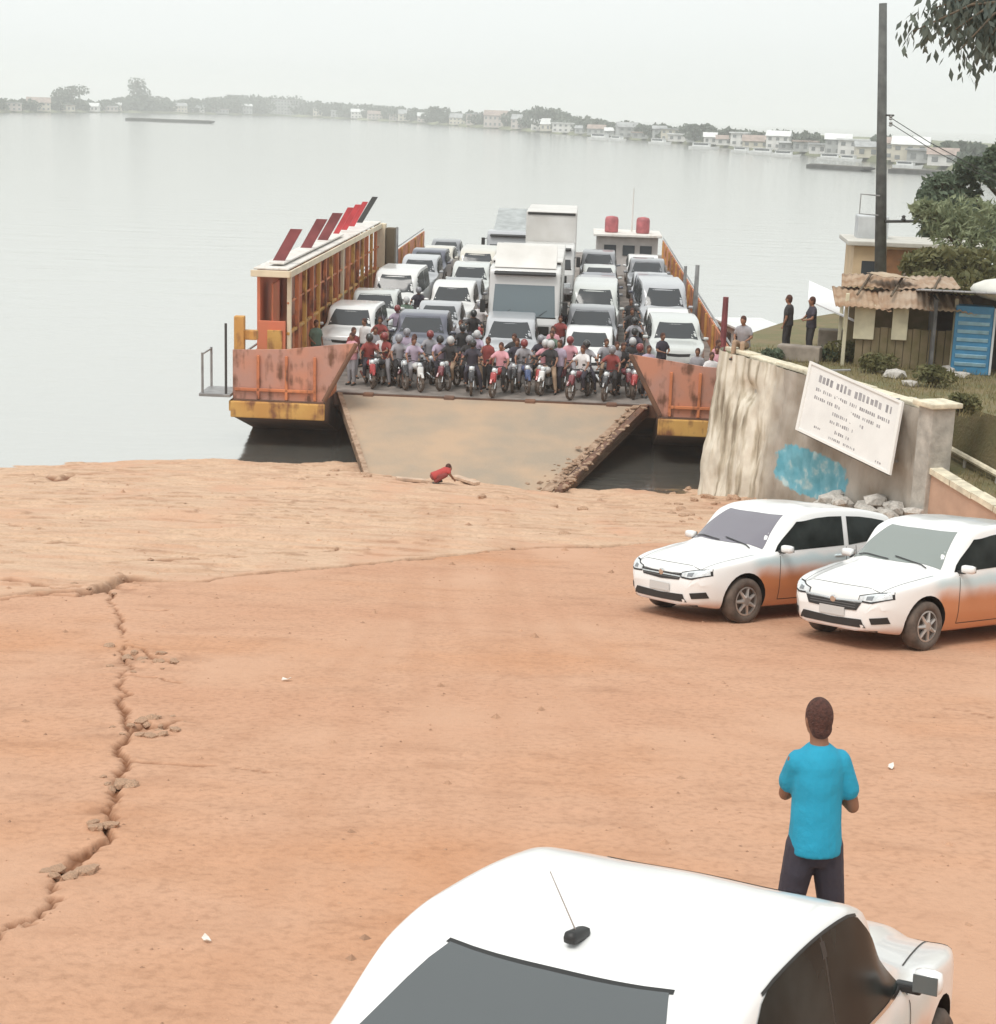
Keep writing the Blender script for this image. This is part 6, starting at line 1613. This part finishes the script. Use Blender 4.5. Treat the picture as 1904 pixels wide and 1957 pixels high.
# ------------------------------------------------------------------ vegetation on the right bank
mleafd = leaf_mat('leaf_dark', (.06, .09, .055), (.125, .16, .10))
mleafl = leaf_mat('leaf_light', (.14, .17, .09), (.26, .29, .17))
mleafo = leaf_mat('leaf_olive', (.09, .095, .035), (.16, .15, .06))
mleafn = leaf_mat('leaf_near', (.06, .08, .07), (.12, .145, .12))
def broad_tree(name, base_, lobes, leaf, n_each, size, label, seed, trunk_r=.2, flat=.55, cat='tree'):
    t = empty(name, loc=base_); b0 = Vector(base_)
    tops = [Vector(c) - b0 for c, r in lobes]
    cen = sum(tops, Vector()) / len(tops)
    fork = Vector((cen.x * .35, cen.y * .35, cen.z * .5))
    tr = MB().path([(0, 0, -.2), fork * .4 + Vector((.1, 0, 0)), fork], [trunk_r, trunk_r * .8, trunk_r * .6], 10)
    for k, c in enumerate(tops):
        mid = (fork + c) / 2 + Vector((0, 0, .15))
        tr.path([fork, mid, c], [trunk_r * .5, trunk_r * .3, trunk_r * .1], 6)
    tr.build('trunk', mbark, t, True)
    quads_mesh('crown', leaf_mass([tuple(c) for c in tops], [r for c, r in lobes], n_each if hasattr(n_each, '__len__') else [n_each] * len(lobes), size, seed, flat), leaf, t)
    tag(t, label, cat)
    return t
def lob(px, py, Y, r): return (onY(px, py, Y), r)
rt = random.Random(9)
lobes_ = []
for k in range(26):
    x_ = rt.uniform(1800, 2080); top_ = np.interp(x_, [1780, 1830, 1890, 1960, 2080], [350, 318, 290, 262, 290]); y_ = top_ + 12 + rt.random() ** 1.2 * 130
    r_ = rt.uniform(.45, .95); lobes_.append(lob(x_, y_, 66 + rt.uniform(-1.6, 1.6), (r_ * 1.3, r_ * 1.2, r_ * .7)))
lobes_ += [lob(1775, 372, 65.5, (.5, .4, .22)), lob(1800, 350, 65, (.5, .5, .25)), lob(1765, 395, 65, (.35, .35, .2))]
broad_tree('shade_tree', (onY(1950, 500, 66).x + 1.5, 66, TZ), lobes_, mleafd, [int(520 * r[0]) for c, r in lobes_], .135, 'dark green shade tree on the right bank cut by the picture edge', 21, .28, .5)
broad_tree('light_green_tree', (onY(1865, 600, 57).x, 57, TZ), [lob(1800, 420, 57, (.9, .8, .6)), lob(1850, 410, 57, (1.0, .9, .7)), lob(1900, 430, 57, (1.1, 1, .8)), lob(1830, 455, 56.5, (.9, .9, .55)), lob(1890, 480, 56.5, (1.2, 1, .7)), lob(1770, 400, 57, (.5, .5, .3)), lob(1950, 460, 57, (1.2, 1, .9))], mleafl, 300, .19, 'loose pale green tree in front of the dark shade tree', 22, .14, .22)
broad_tree('olive_bush', tuple(onz(1800, 640, TZ)), [lob(1765, 505, 53, (.8, .7, .5)), lob(1810, 500, 53, (1.0, .8, .5)), lob(1860, 505, 53, (1.1, .8, .5)), lob(1785, 540, 52, (.9, .7, .4)), lob(1840, 540, 52, (1.0, .8, .4))], mleafo, 520, .13, 'olive bush crowding between rusty-roofed stall and shade tree', 23, .1, .5, 'bush')
def bush(px, py, r, leaf, nn_, label, seed, grp='low bushes on the terrace'):
    p = onz(px, py, TZ); t = empty('low_bush', loc=p)
    st_ = MB()
    rn = random.Random(seed)
    cs_ = [(rn.uniform(-.6, .6) * r, rn.uniform(-.4, .4) * r, r * rn.uniform(.3, .6)) for _ in range(5)]
    for c in cs_: st_.tube((0, 0, -.05), c, .02, .008, 5)
    st_.build('stem', mbark, t)
    quads_mesh('foliage', leaf_mass(cs_, [(r * .55, r * .5, r * .4)] * 5, [nn_ // 5] * 5, .075, seed, .45), leaf, t)
    tag(t, label, 'bush', grp)
bush(1625, 690, .75, mleafo, 900, 'olive bush in front of the rusty-roofed stall above the sign top', 31)
bush(1680, 712, .55, mleafo, 600, 'small olive bush right of the sign top', 32)
bush(1780, 740, .6, mleafo, 700, 'olive bush on the terrace right of the stall counter', 33)
bush(1568, 690, .45, mleafd, 500, 'dark bush by the top left corner of the sign', 34)
bush(1830, 790, .5, mleafo, 500, 'olive bush on the terrace above the pale kerb', 35)
bush(1475, 690, .35, mleafd, 350, 'dark tuft on the wall top left of the parasols', 36)
# dry grass over the terrace and slope
rn = np.random.default_rng(5); V = []
k = 0; N_ = 9000
uu = rn.uniform(-.5, WL + 9, N_); off = np.where(uu > WL + .3, rn.uniform(.35, 6, N_), rn.uniform(.75, 6, N_))
for a, o_ in zip(uu, off):
    if a > WL + .2 and o_ < 1.65: z_ = (lo_z(a) - .1) + (hi_z(a) - lo_z(a) - .15) * (o_ - .2) / 1.42
    else: z_ = TZ
    p = np.array(wp(a, o_, z_ - .01)); an = rn.uniform(0, 6.28); h_ = rn.uniform(.05, .2); w_ = .012; l_ = rn.normal(0, .06, 2)
    dx = np.array([math.cos(an) * w_, math.sin(an) * w_, 0]); tp = p + [l_[0], l_[1], h_]
    V += [p - dx, p + dx, tp + dx * .3, tp - dx * .3]
o = quads_mesh('dry_grass', np.array(V), leaf_mat('dry_grass_blade', (.16, .14, .06), (.30, .25, .12))); tag(o, 'short dry olive grass over the terrace', 'grass', kind='stuff')
# pale stones set along the terrace edge above the sign
for i, (px, py, s_) in enumerate(((1655, 700, .34), (1685, 712, .28), (1712, 722, .36), (1740, 738, .25), (1785, 704, .3), (1812, 712, .3), (1838, 722, .26))):
    p = onz(px, py, TZ); o = link('edge_stone', PALE[i % 3]); o.location = p + Vector((0, 0, s_ * .3)); o.scale = (s_, s_, s_); o.rotation_euler = (0, 0, i * 1.3)
    tag(o, ['pale stone nearest the top edge of the sign', 'pale stone second in line right of the sign top', 'largest pale stone behind the sign corner', 'pale stone closest to the pillar cap', 'pale stone left of the blue cabinet, leftmost of three', 'pale stone left of the blue cabinet, middle of three', 'pale stone at the foot of the blue cabinet'][i], 'stone', 'pale stones along the terrace')
# branch that hangs into the top right corner
tb = Vector((10.2, 20.5, float(ramp_z(10.2, 20.5)))); t = empty('overhanging_tree', loc=tb)
ends = [(1745, 60, 20), (1775, 45, 20.5), (1800, 75, 20), (1835, 95, 19.8), (1865, 115, 20), (1895, 90, 20.3), (1850, 40, 20.6), (1890, 20, 20.8), (1915, 55, 20.4), (1960, 60, 20.5), (1990, 10, 21), (1930, -20, 21), (1880, -40, 21), (1820, -20, 21), (1960, -80, 21.5), (2050, 40, 21.5), (1810, 10, 20.8), (1770, 20, 20.5)]
tr = MB(); forkp = onY(2120, 40, 21.5) - tb
tr.path([(0, 0, -.3), (-.1, .1, forkp.z * .35), (forkp.x * .55, .3, forkp.z * .75), forkp], [.28, .23, .17, .11], 10)
leafV = []; rn = np.random.default_rng(17)
hub = onY(1960, 0, 20.8) - tb
tr.path([forkp, (forkp + hub) / 2 + Vector((0, 0, .12)), hub], [.11, .08, .05], 8)
for x_, y_, Y_ in ends:
    en = onY(x_, y_, Y_) - tb; st_ = hub if x_ < 1950 else forkp
    mid = (st_ + en) / 2 + Vector((0, 0, .12)); tr.path([st_, mid, en], [.03, .016, .006], 6)
    nl = 150 if x_ > 1840 else 85
    for _ in range(nl):
        f_ = rn.uniform(.35, 1.05); b_ = mid.lerp(en, (f_ - .35) / .65) if f_ > .35 else mid
        p = np.array(b_) + rn.normal(0, .11, 3)
        d = np.array([rn.normal(0, .45), rn.normal(0, .45), -1.0]); d /= np.linalg.norm(d); s_ = np.cross(d, rn.normal(size=3)); s_ /= np.linalg.norm(s_)
        L_ = rn.uniform(.10, .18); w_ = L_ * .20
        leafV += [p, p + d * L_ * .5 + s_ * w_, p + d * L_, p + d * L_ * .5 - s_ * w_]
tr.build('trunk', mbark, t, True)
quads_mesh('crown', np.array(leafV), mleafn, t)
tag(t, 'leafy branch of a near tree hanging into the top right corner', 'tree')

# scraps of litter on the ramp
mlit = mat('paper_scrap', (.72, .68, .62), .8)
for i, (px, py, s_, lab) in enumerate(((548, 1302, .05, 'pale paper scrap on the ramp left of the middle'), (1703, 1468, .045, 'small pale scrap on the ramp right of the standing man'), (395, 1800, .03, 'tiny pale scrap near the lower left corner'))):
    p = ong(px, py); p = gpt(p.x, p.y)
    o = MB().add([(-s_, -s_ * .5, 0), (s_ * .2, -s_ * .6, .012), (s_, -s_ * .3, .03), (-s_ * .9, s_ * .4, .02), (s_ * .1, s_ * .5, .002), (s_ * .9, s_ * .6, .012)], [(0, 1, 4, 3), (1, 2, 5, 4)]).build('paper_scrap', mlit); sm_ = o.modifiers.new('thick', 'SOLIDIFY'); sm_.thickness = .006
    o.location = p + Vector((0, 0, .012)); o.rotation_euler = (-.135, 0, i * 1.1); tag(o, lab, 'litter', 'litter on the ramp')
